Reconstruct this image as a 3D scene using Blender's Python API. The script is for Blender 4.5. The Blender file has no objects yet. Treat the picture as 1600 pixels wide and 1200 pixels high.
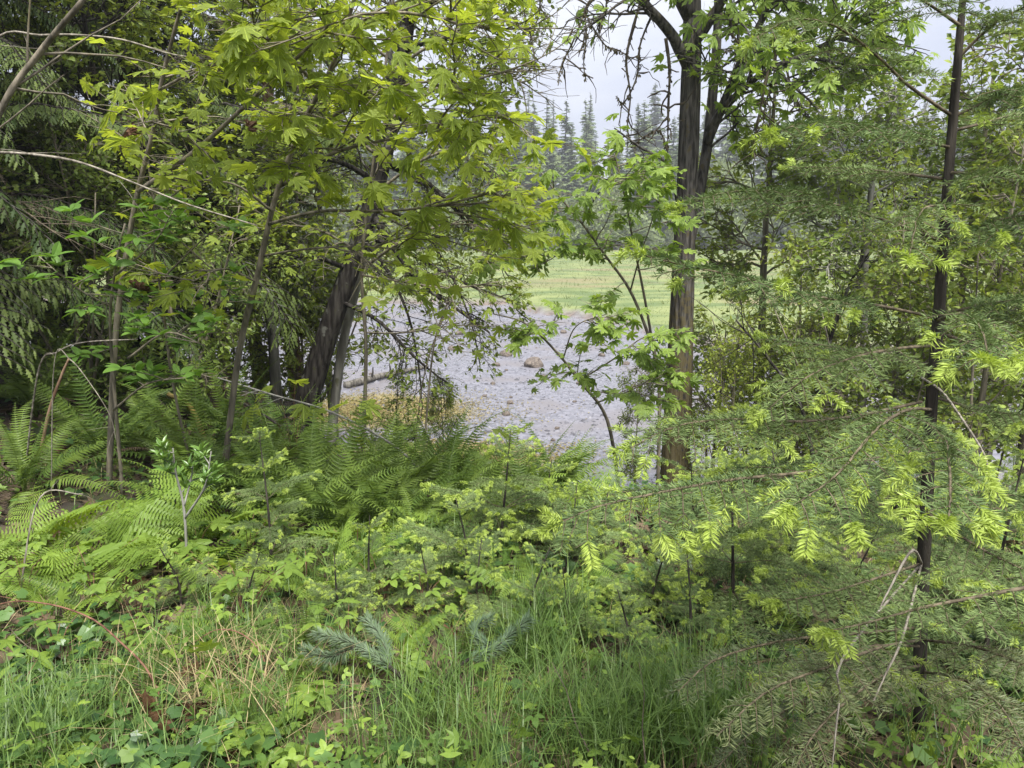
import bpy, math, numpy as np
from mathutils import Matrix, Vector
R_ = math.radians
sc = bpy.context.scene
COL = sc.collection
# ------------------------------------------------------------------ camera, sky, sun, exposure
CAM_H, PITCH, FPX = 1.6, 12.2, 1155.0
cam = bpy.data.cameras.new('camera')
cam.sensor_width = 36.0; cam.lens = FPX / 1600 * 36.0
cam.clip_start = 0.05; cam.clip_end = 4000
camo = bpy.data.objects.new('camera', cam); COL.objects.link(camo)
camo.location = (0, 0, CAM_H); camo.rotation_euler = (R_(90 - PITCH), 0, 0)
sc.camera = camo

SUN_EL, SUN_AZ = 62.0, 165.0            # azimuth measured from +Y (view direction) towards +X
w = bpy.data.worlds.new('World'); sc.world = w; w.use_nodes = True
nt = w.node_tree; nt.nodes.clear()
out = nt.nodes.new('ShaderNodeOutputWorld'); bg = nt.nodes.new('ShaderNodeBackground')
sky = nt.nodes.new('ShaderNodeTexSky'); sky.sky_type = 'NISHITA'; sky.sun_disc = False
sky.sun_elevation = R_(SUN_EL); sky.sun_rotation = R_(SUN_AZ); sky.dust_density = 4.0; sky.air_density = 1.0
tc = nt.nodes.new('ShaderNodeTexCoord'); mp = nt.nodes.new('ShaderNodeMapping')
mp.inputs['Scale'].default_value = (1, 1, 2.6)
nz = nt.nodes.new('ShaderNodeTexNoise'); nz.inputs['Scale'].default_value = 2.6; nz.inputs['Detail'].default_value = 5; nz.inputs['Roughness'].default_value = 0.5
rp = nt.nodes.new('ShaderNodeValToRGB')
rp.color_ramp.elements[0].position = 0.40; rp.color_ramp.elements[0].color = (2.05, 2.2, 2.8, 1)
rp.color_ramp.elements[1].position = 0.60; rp.color_ramp.elements[1].color = (3.15, 3.22, 3.5, 1)
mx = nt.nodes.new('ShaderNodeMix'); mx.data_type = 'RGBA'; mx.inputs[0].default_value = 0.92
L = nt.links.new
L(tc.outputs['Generated'], mp.inputs['Vector']); L(mp.outputs[0], nz.inputs['Vector']); L(nz.outputs['Fac'], rp.inputs[0])
L(sky.outputs[0], mx.inputs[6]); L(rp.outputs[0], mx.inputs[7]); L(mx.outputs[2], bg.inputs[0]); L(bg.outputs[0], out.inputs[0])
bg.inputs[1].default_value = 0.0505
sun = bpy.data.lights.new('sun', 'SUN'); sun.energy = 1.5; sun.angle = R_(30); sun.color = (1.0, 0.965, 0.9)
so = bpy.data.objects.new('sun', sun); COL.objects.link(so)
_d = Vector((math.sin(R_(SUN_AZ)) * math.cos(R_(SUN_EL)), math.cos(R_(SUN_AZ)) * math.cos(R_(SUN_EL)), math.sin(R_(SUN_EL))))
so.rotation_euler = (-_d).to_track_quat('-Z', 'Y').to_euler()
vs = sc.view_settings; vs.view_transform = 'Standard'; vs.look = 'None'; vs.gamma = 1.0; vs.use_curve_mapping = False
vs.exposure = 2.7
cy = sc.cycles
cy.max_bounces = 7; cy.diffuse_bounces = 4; cy.transmission_bounces = 6; cy.glossy_bounces = 3
cy.use_denoising = True; cy.caustics_reflective = False; cy.caustics_refractive = False

# ------------------------------------------------------------------ helpers
SA, CA = math.sin(R_(PITCH)), math.cos(R_(PITCH))
def P(px, py, Y):
    """point at forward distance Y (metres) in the direction of a photo pixel"""
    u, v = (px - 800) / FPX, (600 - py) / FPX
    k = Y / (CA + SA * v)
    return np.array((u * k, Y, CAM_H + (-SA + CA * v) * k))
def PP(lst, Y0, Y1=None):
    n = len(lst); Y1 = Y0 if Y1 is None else Y1
    return np.array([P(a[0], a[1], a[2] if len(a) > 2 else Y0 + (Y1 - Y0) * i / max(1, n - 1)) for i, a in enumerate(lst)])
def proj(p):
    p = np.atleast_2d(p); z = p[:, 2] - CAM_H
    dep = p[:, 1] * CA - z * SA; up = p[:, 1] * SA + z * CA
    dd = np.where(np.abs(dep) < 1e-6, 1e-6, dep)
    return 800 + FPX * p[:, 0] / dd, 600 - FPX * up / dd, dep
def nrm(a):
    return a / np.maximum(np.linalg.norm(a, axis=-1, keepdims=True), 1e-9)
def sstep(a, b, x):
    t = np.clip((x - a) / (b - a), 0, 1); return t * t * (3 - 2 * t)
_pr = np.random.default_rng(5)
_W = [(_pr.normal(0, 1, 2), _pr.uniform(0, 6.28)) for _ in range(14)]
def wob(x, y, s):
    r = 0
    for i, (k, ph) in enumerate(_W):
        q = nrm(k) * (1 + 0.35 * i); r = r + np.sin((q[0] * x + q[1] * y) / s + ph) / (1 + 0.35 * i)
    return r / 4.0

class Geo:
    """vertex/triangle collector; tint = per-vertex 0..1 value, mat = per-triangle slot"""
    def __init__(s): s.V = []; s.T = []; s.t = []; s.m = []; s.n = 0
    def add(s, V, T, tint=0.5, mat=0):
        V = np.asarray(V, float).reshape(-1, 3); T = np.asarray(T, int).reshape(-1, 3)
        s.V.append(V); s.T.append(T + s.n); s.n += len(V)
        s.t.append(np.broadcast_to(np.asarray(tint, float), (len(V),))); s.m.append(np.full(len(T), mat))
    def geo(s, g, mat=None):
        if g.n:
            s.add(np.concatenate(g.V), np.concatenate(g.T), np.concatenate(g.t), 0); s.m[-1] = np.concatenate(g.m) if mat is None else np.full(len(s.m[-1]), mat)
    def mesh(s, name, mats, origin=(0, 0, 0), smooth=False):
        me = bpy.data.meshes.new(name)
        if not s.n: s.add(np.zeros((3, 3)), [(0, 1, 2)])
        V = np.concatenate(s.V) - np.asarray(origin, float); T = np.concatenate(s.T); t = np.concatenate(s.t); m = np.concatenate(s.m)
        me.vertices.add(len(V)); me.vertices.foreach_set('co', V.astype(np.float32).ravel())
        me.loops.add(T.size); me.loops.foreach_set('vertex_index', T.astype(np.int32).ravel())
        me.polygons.add(len(T)); me.polygons.foreach_set('loop_start', np.arange(0, T.size, 3, dtype=np.int32))
        if not isinstance(mats, (list, tuple)): mats = [mats]
        for q in mats: me.materials.append(q)
        if len(mats) > 1: me.polygons.foreach_set('material_index', m.astype(np.int32))
        if isinstance(smooth, (list, tuple)): sm = np.array(smooth)[m]
        else: sm = np.full(len(T), bool(smooth))
        me.polygons.foreach_set('use_smooth', sm)
        me.update(calc_edges=True)
        a = me.attributes.new('tint', 'FLOAT', 'POINT'); a.data.foreach_set('value', t.astype(np.float32))
        return me
def frames(d, up):
    d = nrm(np.atleast_2d(d)); up = np.broadcast_to(np.atleast_2d(up), d.shape)
    x = np.cross(d, up); bad = np.linalg.norm(x, axis=1) < 1e-4
    x[bad] = np.cross(d[bad], (0.3, 0.9, 0.1)); x = nrm(x); z = np.cross(x, d)
    return np.stack([x, d, z], axis=2)            # columns: side, along, normal
def stamp(g, tpl, pos, Rm, sca, tint, mat=0):
    V0, T0 = tpl; k = len(pos)
    if k == 0: return
    sca = np.broadcast_to(np.asarray(sca, float), (k,))
    V = np.einsum('kij,nj->kni', Rm, V0) * sca[:, None, None] + pos[:, None, :]
    T = T0[None] + (np.arange(k) * len(V0))[:, None, None]
    g.add(V.reshape(-1, 3), T.reshape(-1, 3), np.repeat(np.broadcast_to(tint, (k,)), len(V0)), mat)
def tube(g, pts, rad, sides=6, mat=0, tint=0.5, cap=False, rough=0, rng=None, furrow=0):
    pts = np.asarray(pts, float); n = len(pts); rad = np.broadcast_to(np.asarray(rad, float), (n,))
    t = np.gradient(pts, axis=0); t = nrm(t)
    ref = np.array((0.13, 0.97, 0.2)) if abs(t[0][2]) > 0.7 else np.array((0.1, 0.13, 1.0))
    x = nrm(np.cross(t, ref)); y = np.cross(t, x)
    a = np.arange(sides) * 2 * math.pi / sides
    rr = rad[:, None] * np.ones(sides)
    if rough and rng is not None: rr = rr * (1 + rng.normal(0, rough, (n, sides)))
    if furrow:
        zz = np.cumsum(np.r_[0, np.linalg.norm(np.diff(pts, axis=0), axis=1)])[:, None]; th = a[None]
        w1 = np.sin(zz * 2.1 + 2 * np.sin(th * 2)) * .9 + np.sin(zz * 5.3 + th * 3) * .35
        rr = rr * (1 + furrow * (np.abs(np.sin(th * 7 + w1)) ** .6 - .6 + .5 * (np.abs(np.sin(th * 13 - w1 * 1.7 + zz)) - .6)) + .05 * np.sin(zz * 1.3 + th * 2))
    V = pts[:, None] + rr[..., None] * (np.cos(a)[None, :, None] * x[:, None] + np.sin(a)[None, :, None] * y[:, None])
    i = np.arange(n - 1)[:, None] * sides; j = np.arange(sides)[None]; j2 = (j + 1) % sides
    q = np.stack([i + j, i + j2, i + sides + j2, i + sides + j], -1).reshape(-1, 4)
    T = np.concatenate([q[:, [0, 1, 2]], q[:, [0, 2, 3]]])
    V = V.reshape(-1, 3)
    if cap:
        V = np.concatenate([V, pts[[0]], pts[[-1]]]); jj = np.arange(sides); k2 = (jj + 1) % sides; b = (n - 1) * sides
        T = np.concatenate([T, np.stack([k2, jj, np.full(sides, n * sides)], -1), np.stack([b + jj, b + k2, np.full(sides, n * sides + 1)], -1)])
    g.add(V, T, tint, mat)
def spline(pts, n):
    """smooth curve through the points"""
    p = np.asarray(pts, float)
    if len(p) < 3:
        s = np.linspace(0, 1, n)[:, None]; return p[0] + (p[-1] - p[0]) * s
    q = np.concatenate([[2 * p[0] - p[1]], p, [2 * p[-1] - p[-2]]]); out_ = []
    for s in np.linspace(0, len(p) - 1 - 1e-6, n):
        i = int(s); t = s - i; a, b, c, d = q[i], q[i + 1], q[i + 2], q[i + 3]
        out_.append(0.5 * (2 * b + (c - a) * t + (2 * a - 5 * b + 4 * c - d) * t * t + (3 * b - a - 3 * c + d) * t ** 3))
    return np.array(out_)

def obj(name, me, parent=None, loc=(0, 0, 0)):
    o = bpy.data.objects.new(name, me); COL.objects.link(o); o.location = loc
    if parent: o.parent = parent
    return o
def tag(o, label=None, cat=None, group=None, kind=None):
    if label: o['label'] = label
    if cat: o['category'] = cat
    if group: o['group'] = group
    if kind: o['kind'] = kind
    return o
def thing(name, label, cat, loc, group=None, rz=0.0):
    o = bpy.data.objects.new(name, None); COL.objects.link(o); o.location = [float(q) for q in loc]; o.rotation_euler = (0, 0, rz)
    o.empty_display_size = 0.1
    return tag(o, label, cat, group)
def put(name, me, parent, Rm, pos, s):
    """link a part with its own 3x3 frame and position relative to its parent"""
    o = bpy.data.objects.new(name, me); COL.objects.link(o); o.parent = parent
    M = np.eye(4); M[:3, :3] = np.asarray(Rm) * s; M[:3, 3] = pos
    o.matrix_local = Matrix(M.tolist()); return o

# ------------------------------------------------------------------ materials
def mat_new(name):
    m = bpy.data.materials.new(name); m.use_nodes = True; t = m.node_tree; t.nodes.clear()
    return m, t, t.nodes.new('ShaderNodeOutputMaterial')
def mixc(t, f, a, b):
    n = t.nodes.new('ShaderNodeMix'); n.data_type = 'RGBA'
    for s, v in ((0, f), (6, a), (7, b)):
        if hasattr(v, 'links'): t.links.new(v, n.inputs[s])
        else: n.inputs[s].default_value = v if s == 0 else (*v, 1)
    return n.outputs[2]
def noise(t, scale, detail=4, coord='Object', vec=None, stretch=None):
    if vec is None:
        c = t.nodes.new('ShaderNodeTexCoord'); vec = c.outputs[coord]
    if stretch:
        mpn = t.nodes.new('ShaderNodeMapping'); mpn.inputs['Scale'].default_value = stretch; t.links.new(vec, mpn.inputs['Vector']); vec = mpn.outputs[0]
    n = t.nodes.new('ShaderNodeTexNoise'); n.inputs['Scale'].default_value = scale; n.inputs['Detail'].default_value = detail
    t.links.new(vec, n.inputs['Vector']); return n.outputs['Fac']
def ramp(t, f, a, b):
    r = t.nodes.new('ShaderNodeMapRange'); r.inputs['From Min'].default_value = a; r.inputs['From Max'].default_value = b; r.interpolation_type = 'SMOOTHSTEP'
    t.links.new(f, r.inputs['Value']); return r.outputs[0]
def mathn(t, op, a, b):
    n = t.nodes.new('ShaderNodeMath'); n.operation = op
    for i, v in enumerate((a, b)):
        if hasattr(v, 'links'): t.links.new(v, n.inputs[i])
        else: n.inputs[i].default_value = v
    return n.outputs[0]
def bump(t, h, strength, dist):
    n = t.nodes.new('ShaderNodeBump'); n.inputs['Strength'].default_value = strength; n.inputs['Distance'].default_value = dist
    t.links.new(h, n.inputs['Height']); return n.outputs[0]
def leafmat(name, c0, c1, trans=0.4, tcol=None, rough=0.5, spec=0.35, veins=False, spots=None):
    m, t, o = mat_new(name)
    at = t.nodes.new('ShaderNodeAttribute'); at.attribute_name = 'tint'
    oi = t.nodes.new('ShaderNodeObjectInfo')
    f = mathn(t, 'ADD', at.outputs['Fac'], mathn(t, 'MULTIPLY', mathn(t, 'SUBTRACT', oi.outputs['Random'], 0.5), 0.5))
    f = mathn(t, 'MINIMUM', mathn(t, 'MAXIMUM', f, 0.0), 1.0)
    col = mixc(t, f, c0, c1)
    if spots: col = mixc(t, ramp(t, noise(t, 26, 3), 0.58, 0.74), col, spots)
    p = t.nodes.new('ShaderNodeBsdfPrincipled'); p.inputs['Roughness'].default_value = rough; p.inputs['Specular IOR Level'].default_value = spec
    if veins:
        c = t.nodes.new('ShaderNodeTexCoord'); sx = t.nodes.new('ShaderNodeSeparateXYZ'); t.links.new(c.outputs['Object'], sx.inputs[0])
        ang = t.nodes.new('ShaderNodeMath'); ang.operation = 'ARCTAN2'; t.links.new(sx.outputs[0], ang.inputs[0]); t.links.new(sx.outputs[1], ang.inputs[1])
        aa = mathn(t, 'ABSOLUTE', ang.outputs[0], 0)
        vv = None
        for a0, wd in ((0.0, 0.022), (0.56, 0.02), (1.09, 0.02)):
            q = mathn(t, 'LESS_THAN', mathn(t, 'ABSOLUTE', mathn(t, 'SUBTRACT', aa, a0), 0), wd)
            vv = q if vv is None else mathn(t, 'MAXIMUM', vv, q)
        col = mixc(t, mathn(t, 'MULTIPLY', vv, 0.6), col, tuple(min(1, k * 1.7 + 0.03) for k in c1))
        bn = bump(t, noise(t, 9, 3), 0.35, 0.03); t.links.new(bn, p.inputs['Normal'])
    t.links.new(col, p.inputs['Base Color'])
    if trans > 0:
        tr = t.nodes.new('ShaderNodeBsdfTranslucent')
        tcol = tcol or (1.5, 1.35, 0.5)
        mm = t.nodes.new('ShaderNodeMix'); mm.data_type = 'RGBA'; mm.blend_type = 'MULTIPLY'; mm.inputs[0].default_value = 1.0
        t.links.new(col, mm.inputs[6]); mm.inputs[7].default_value = (*tcol, 1); t.links.new(mm.outputs[2], tr.inputs[0])
        ms = t.nodes.new('ShaderNodeMixShader'); ms.inputs[0].default_value = trans
        t.links.new(p.outputs[0], ms.inputs[1]); t.links.new(tr.outputs[0], ms.inputs[2]); t.links.new(ms.outputs[0], o.inputs[0])
    else: t.links.new(p.outputs[0], o.inputs[0])
    return m
def barkmat(name, c0, c1, moss=None, moss_amt=0.5, scale=9, lichen=None, low=0.0):
    m, t, o = mat_new(name)
    n1 = noise(t, scale, 6, stretch=(1, 1, 0.14)); n2 = noise(t, scale * 0.5, 5)
    col = mixc(t, ramp(t, n1, 0.35, 0.65), c0, c1)
    if lichen: col = mixc(t, ramp(t, noise(t, 7, 4), 0.60, 0.68), col, lichen)
    if moss:
        n2 = mathn(t, 'ADD', n2, mathn(t, 'MULTIPLY', mathn(t, 'SUBTRACT', n1, .5), .5))
        if low:
            c = t.nodes.new('ShaderNodeTexCoord'); sx = t.nodes.new('ShaderNodeSeparateXYZ'); t.links.new(c.outputs['Object'], sx.inputs[0])
            n2 = mathn(t, 'ADD', n2, mathn(t, 'MULTIPLY', ramp(t, sx.outputs[2], low, 1.0), .3))
        col = mixc(t, mathn(t, 'MULTIPLY', ramp(t, n2, 0.68 - 0.3 * moss_amt, 0.82 - 0.2 * moss_amt), 0.8), col, moss)
    p = t.nodes.new('ShaderNodeBsdfPrincipled'); p.inputs['Roughness'].default_value = 0.9; p.inputs['Specular IOR Level'].default_value = 0.15
    t.links.new(col, p.inputs['Base Color']); t.links.new(bump(t, n1, 0.9, 0.03), p.inputs['Normal']); t.links.new(p.outputs[0], o.inputs[0])
    return m
M = {}
M['maple'] = leafmat('maple_leaf', (0.16, 0.235, 0.04), (0.36, 0.445, 0.07), 0.6, (1.25, 1.17, 0.6), veins=True, spots=(.22, .26, .045))
M['maple_far'] = leafmat('maple_leaf_far', (0.155, 0.225, 0.04), (0.36, 0.44, 0.07), 0.6, (1.25, 1.17, 0.6))
M['maple_cool'] = leafmat('maple_leaf_cool', (0.12, 0.2, 0.045), (0.27, 0.37, 0.07), 0.45, (1.3, 1.3, 0.6), veins=True)
M['maple_cool_far'] = leafmat('maple_leaf_cool_far', (0.12, 0.2, 0.045), (0.27, 0.37, 0.07), 0.45, (1.3, 1.3, 0.6))
M['alder'] = leafmat('alder_leaf', (0.125, 0.185, 0.04), (0.33, 0.4, 0.07), 0.42, (1.4, 1.3, 0.6))
M['willow'] = leafmat('shrub_leaf', (0.11, 0.17, 0.045), (0.27, 0.36, 0.08), 0.42, (1.4, 1.3, 0.6), rough=0.42)
M['plum'] = leafmat('osoberry_leaf', (0.085, 0.175, 0.035), (0.17, 0.30, 0.055), 0.4, (1.3, 1.3, 0.6), rough=0.42)
M['fern'] = leafmat('sword_fern', (0.055, 0.105, 0.025), (0.19, 0.27, 0.05), 0.3, (1.4, 1.3, 0.5), rough=0.45)
M['bracken'] = leafmat('bracken', (0.13, 0.22, 0.035), (0.24, 0.35, 0.055), 0.4)
M['needle'] = leafmat('fir_needle', (0.085, 0.135, 0.052), (0.22, 0.29, 0.11), 0.12, (1.2, 1.2, 0.7), rough=0.45, spec=0.12)
M['tip'] = leafmat('fir_new_growth', (0.27, 0.36, 0.065), (0.4, 0.5, 0.115), 0.3, (1.2, 1.2, 0.6), rough=0.45)
M['dead_needle'] = leafmat('fir_dead_needle', (0.06, 0.09, 0.04), (0.16, 0.185, 0.08), 0.1)
M['pine'] = leafmat('pine_needle', (0.075, 0.125, 0.07), (0.2, 0.265, 0.165), 0.1, rough=0.4)
M['hemlock'] = leafmat('dark_conifer_needle', (0.035, 0.06, 0.02), (0.11, 0.145, 0.04), 0.2, spec=0.12)
M['cedar'] = leafmat('cedar_spray', (0.025, 0.048, 0.022), (0.07, 0.11, 0.04), 0.15, spec=0.12)
M['far'] = leafmat('far_conifer', (0.08, 0.115, 0.06), (0.17, 0.21, 0.1), 0.1, spec=0.12)
M['far_bush'] = leafmat('far_bush', (0.14, 0.19, 0.085), (0.26, 0.32, 0.13), 0.25)
M['grass'] = leafmat('grass_blade', (0.055, 0.115, 0.028), (0.185, 0.28, 0.075), 0.35, (1.3, 1.3, 0.6), rough=0.4)
M['straw'] = leafmat('dry_grass', (0.27, 0.21, 0.11), (0.48, 0.40, 0.22), 0.2, (1.1, 1.0, 0.8))
M['marsh'] = leafmat('marsh_grass', (0.09, 0.135, 0.04), (0.205, 0.235, 0.085), 0.3)
M['ivy'] = leafmat('ivy_leaf', (0.03, 0.075, 0.022), (0.13, 0.23, 0.06), 0.25, rough=0.35, spec=0.5)
M['bramble'] = leafmat('bramble_leaf', (0.08, 0.155, 0.03), (0.27, 0.385, 0.065), 0.42, veins=False)
M['laurel'] = leafmat('daphne_leaf', (0.07, 0.15, 0.035), (0.18, 0.30, 0.06), 0.25, rough=0.3, spec=0.5)
M['dead'] = leafmat('dead_leaf', (0.05, 0.026, 0.014), (0.17, 0.09, 0.045), 0.25, (1.3, 0.9, 0.6), rough=0.7, spots=(.24, .16, .09))
M['litter'] = leafmat('leaf_litter', (0.05, 0.035, 0.022), (0.17, 0.125, 0.08), 0.1, (1.2, 1, 0.8), rough=0.8)
M['moss'] = leafmat('hanging_moss', (0.05, 0.045, 0.02), (0.14, 0.12, 0.045), 0.1)
M['bark_maple'] = barkmat('maple_bark', (0.032, 0.029, 0.026), (0.125, 0.116, 0.105), (0.10, 0.082, 0.036), 0.36, 30, low=4.6)
M['bark_stem'] = barkmat('stem_bark', (0.10, 0.09, 0.07), (0.24, 0.21, 0.16), (0.12, 0.11, 0.04), 0.3, 20)
M['bark_dark'] = barkmat('dark_bark', (0.014, 0.012, 0.011), (0.055, 0.05, 0.044), (0.05, 0.055, 0.02), 0.25, 22, lichen=(0.13, 0.13, 0.115))
M['bark_grey'] = barkmat('alder_bark', (0.14, 0.135, 0.12), (0.33, 0.32, 0.29), (0.10, 0.10, 0.04), 0.35, 10)
M['bark_fir'] = barkmat('fir_bark', (0.022, 0.019, 0.016), (0.075, 0.066, 0.054), None, 0, 30)
M['bark_red'] = barkmat('red_bark', (0.12, 0.07, 0.045), (0.28, 0.19, 0.13), None, 0, 12)
M['twig'] = barkmat('twig_bark', (0.055, 0.045, 0.035), (0.15, 0.125, 0.09), None, 0, 30)
M['firtwig'] = barkmat('fir_twig_bark', (0.075, 0.063, 0.042), (0.17, 0.14, 0.095), None, 0, 30)
M['pale_twig'] = barkmat('bare_twig_bark', (0.14, 0.125, 0.10), (0.33, 0.30, 0.25), None, 0, 40)
M['mosswood'] = barkmat('mossy_wood', (0.10, 0.075, 0.03), (0.22, 0.17, 0.05), (0.12, 0.14, 0.03), 0.8, 14)
M['cane'] = barkmat('bramble_cane', (0.10, 0.05, 0.035), (0.22, 0.12, 0.08), None, 0, 30)
M['driftwood'] = barkmat('driftwood', (0.06, 0.055, 0.047), (0.16, 0.15, 0.13), None, 0, 12)
def rockmat():
    m, t, o = mat_new('boulder_stone')
    col = mixc(t, ramp(t, noise(t, 5, 5), 0.35, 0.65), (0.06, 0.048, 0.04), (0.17, 0.14, 0.115))
    p = t.nodes.new('ShaderNodeBsdfPrincipled'); p.inputs['Roughness'].default_value = 0.75
    t.links.new(col, p.inputs['Base Color']); t.links.new(bump(t, noise(t, 14, 5), 0.6, 0.03), p.inputs['Normal']); t.links.new(p.outputs[0], o.inputs[0])
    return m
M['rock'] = rockmat()
M['pebble'] = leafmat('pebble_stone', (0.06, 0.06, 0.07), (0.22, 0.219, 0.248), 0.0, rough=0.45, spec=0.5)
M['weed'] = leafmat('rockweed', (0.13, 0.108, 0.035), (0.27, 0.225, 0.085), 0.1)
def groundmat():
    m, t, o = mat_new('ground_soil_gravel_marsh')
    def att(n):
        a = t.nodes.new('ShaderNodeAttribute'); a.attribute_name = n; return a.outputs['Fac']
    n0, n1, n2, n3 = noise(t, 3.0, 5), noise(t, 0.35, 4), noise(t, 24, 4), noise(t, 0.09, 3)
    soil = mixc(t, ramp(t, n0, 0.35, 0.65), (0.025, 0.019, 0.014), (0.085, 0.062, 0.04))
    soil = mixc(t, ramp(t, noise(t, 1.1, 4), 0.52, 0.62), soil, (0.035, 0.05, 0.016))
    vor = t.nodes.new('ShaderNodeTexVoronoi'); vor.inputs['Scale'].default_value = 11
    c = t.nodes.new('ShaderNodeTexCoord'); t.links.new(c.outputs['Object'], vor.inputs['Vector'])
    grav = mixc(t, vor.outputs['Color'], (0.12, 0.115, 0.12), (0.40, 0.385, 0.39))
    sv = t.nodes.new('ShaderNodeSeparateColor'); t.links.new(vor.outputs['Color'], sv.inputs[0])
    grav = mixc(t, ramp(t, sv.outputs[0], 0.1, 0.9), (0.13, 0.13, 0.152), (0.21, 0.208, 0.24))
    grav = mixc(t, ramp(t, n1, 0.5, 0.62), grav, (0.165, 0.155, 0.165))
    och = mixc(t, ramp(t, n0, 0.3, 0.7), (0.14, 0.115, 0.04), (0.29, 0.24, 0.095))
    mar = mixc(t, ramp(t, noise(t, .55, 6, stretch=(0.6, 1, 1)), 0.35, 0.65), (0.088, 0.13, 0.04), (0.19, 0.222, 0.08))
    mar = mixc(t, ramp(t, noise(t, 0.12, 6, stretch=(0.4, 1, 1)), 0.54, 0.66), mar, (0.185, 0.165, 0.08))
    mud = mixc(t, ramp(t, n0, 0.3, 0.7), (0.10, 0.075, 0.055), (0.20, 0.15, 0.115))
    col = mixc(t, att('flat'), soil, grav); col = mixc(t, att('ochre'), col, och)
    col = mixc(t, att('marsh'), col, mar); col = mixc(t, att('mud'), col, mud)
    p = t.nodes.new('ShaderNodeBsdfPrincipled')
    rf = mathn(t, 'MULTIPLY', att('flat'), mathn(t, 'ADD', mathn(t, 'MULTIPLY', ramp(t, n1, .42, .58), .22), -0.66)); rf = mathn(t, 'ADD', rf, 0.92); rf = mathn(t, 'ADD', rf, mathn(t, 'MULTIPLY', att('marsh'), 0.6))
    t.links.new(rf, p.inputs['Roughness']); t.links.new(col, p.inputs['Base Color'])
    h = mathn(t, 'ADD', mathn(t, 'MULTIPLY', vor.outputs['Distance'], -0.5), n2)
    t.links.new(bump(t, h, 0.4, 0.03), p.inputs['Normal']); t.links.new(p.outputs[0], o.inputs[0])
    return m
M['ground'] = groundmat()
def watermat():
    m, t, o = mat_new('tidal_water')
    p = t.nodes.new('ShaderNodeBsdfPrincipled'); p.inputs['Base Color'].default_value = (0.10, 0.10, 0.09, 1)
    p.inputs['Roughness'].default_value = 0.06; p.inputs['IOR'].default_value = 1.33; p.inputs['Specular IOR Level'].default_value = 0.5
    t.links.new(bump(t, noise(t, 5, 3, stretch=(1, 2.2, 1)), 0.12, 0.02), p.inputs['Normal'])
    t.links.new(p.outputs[0], o.inputs[0]); return m
M['water'] = watermat()

# ------------------------------------------------------------------ terrain
FLAT = -3.4
def crest(x):     # forward distance at which the bank starts to fall
    return 5.6 + 3.6 * sstep(-0.8, -4.5, x) - 0.3 * sstep(1.5, 5, x)
def marsh_edge(x):   # forward distance of the near edge of the salt marsh
    xs = np.array([-120, -40, -14, -6, -.3, 1.5, 4.2, 5.2, 6.2, 7.3, 10, 20, 60, 200]); ys = np.array([60, 50, 47.5, 48, 47, 42, 40, 37.5, 35, 31.5, 29, 28, 32, 42.])
    return np.interp(x, xs, ys)
def G(x, y):
    x = np.asarray(x, float); y = np.asarray(y, float)
    c = crest(x); wd = 7.2
    z = 0.05 * wob(x, y, 0.9) + 0.03 * wob(y, x, 0.35)
    z = z + 0.35 * sstep(-2, -7, x) * sstep(3, 7, y) - 0.13 * np.clip(y - 1.5, 0, 6) * (1 - 0.7 * sstep(-1.2, -4.5, x))
    bank = np.clip((y - c) / wd, 0, 1); s = bank * bank * (3 - 2 * bank)
    s = 0.55 * s + 0.45 * bank
    z = z * (1 - s) + (FLAT + 0.035 * wob(x, y, 1.7) + 0.02 * wob(y, x, 0.5)) * s
    e = y - marsh_edge(x) - 0.8 * wob(x, y, 2.4)
    mm = sstep(-0.1, 0.6, e)
    z = z + mm * (0.38 + 0.05 * wob(x, y, 2))
    z = z - 0.30 * mm * channel(x, y)
    far = sstep(150, 262, y - 0.12 * x * (x > 0))
    z = z + far * (13 + 12 * sstep(20, 130, x) + 5 * wob(x, y, 60))
    return z
def channel(x, y):
    a = 0
    for y0, amp, s, ph, wdt in ((58, 2.6, 9, 0.3, 0.5), (52.5, 1.6, 6, 2.1, 0.28), (75, 4, 15, 1.0, 0.6), (98, 5, 22, 2.6, 0.8)):
        a = np.maximum(a, np.exp(-((y - y0 - amp * np.sin(x / s + ph)) / wdt) ** 2) * sstep(-0.2, 0.25, np.sin(x / (s * 1.3) + ph * 2)))
    return a
def gz(x, y): return float(G(x, y))
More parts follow.
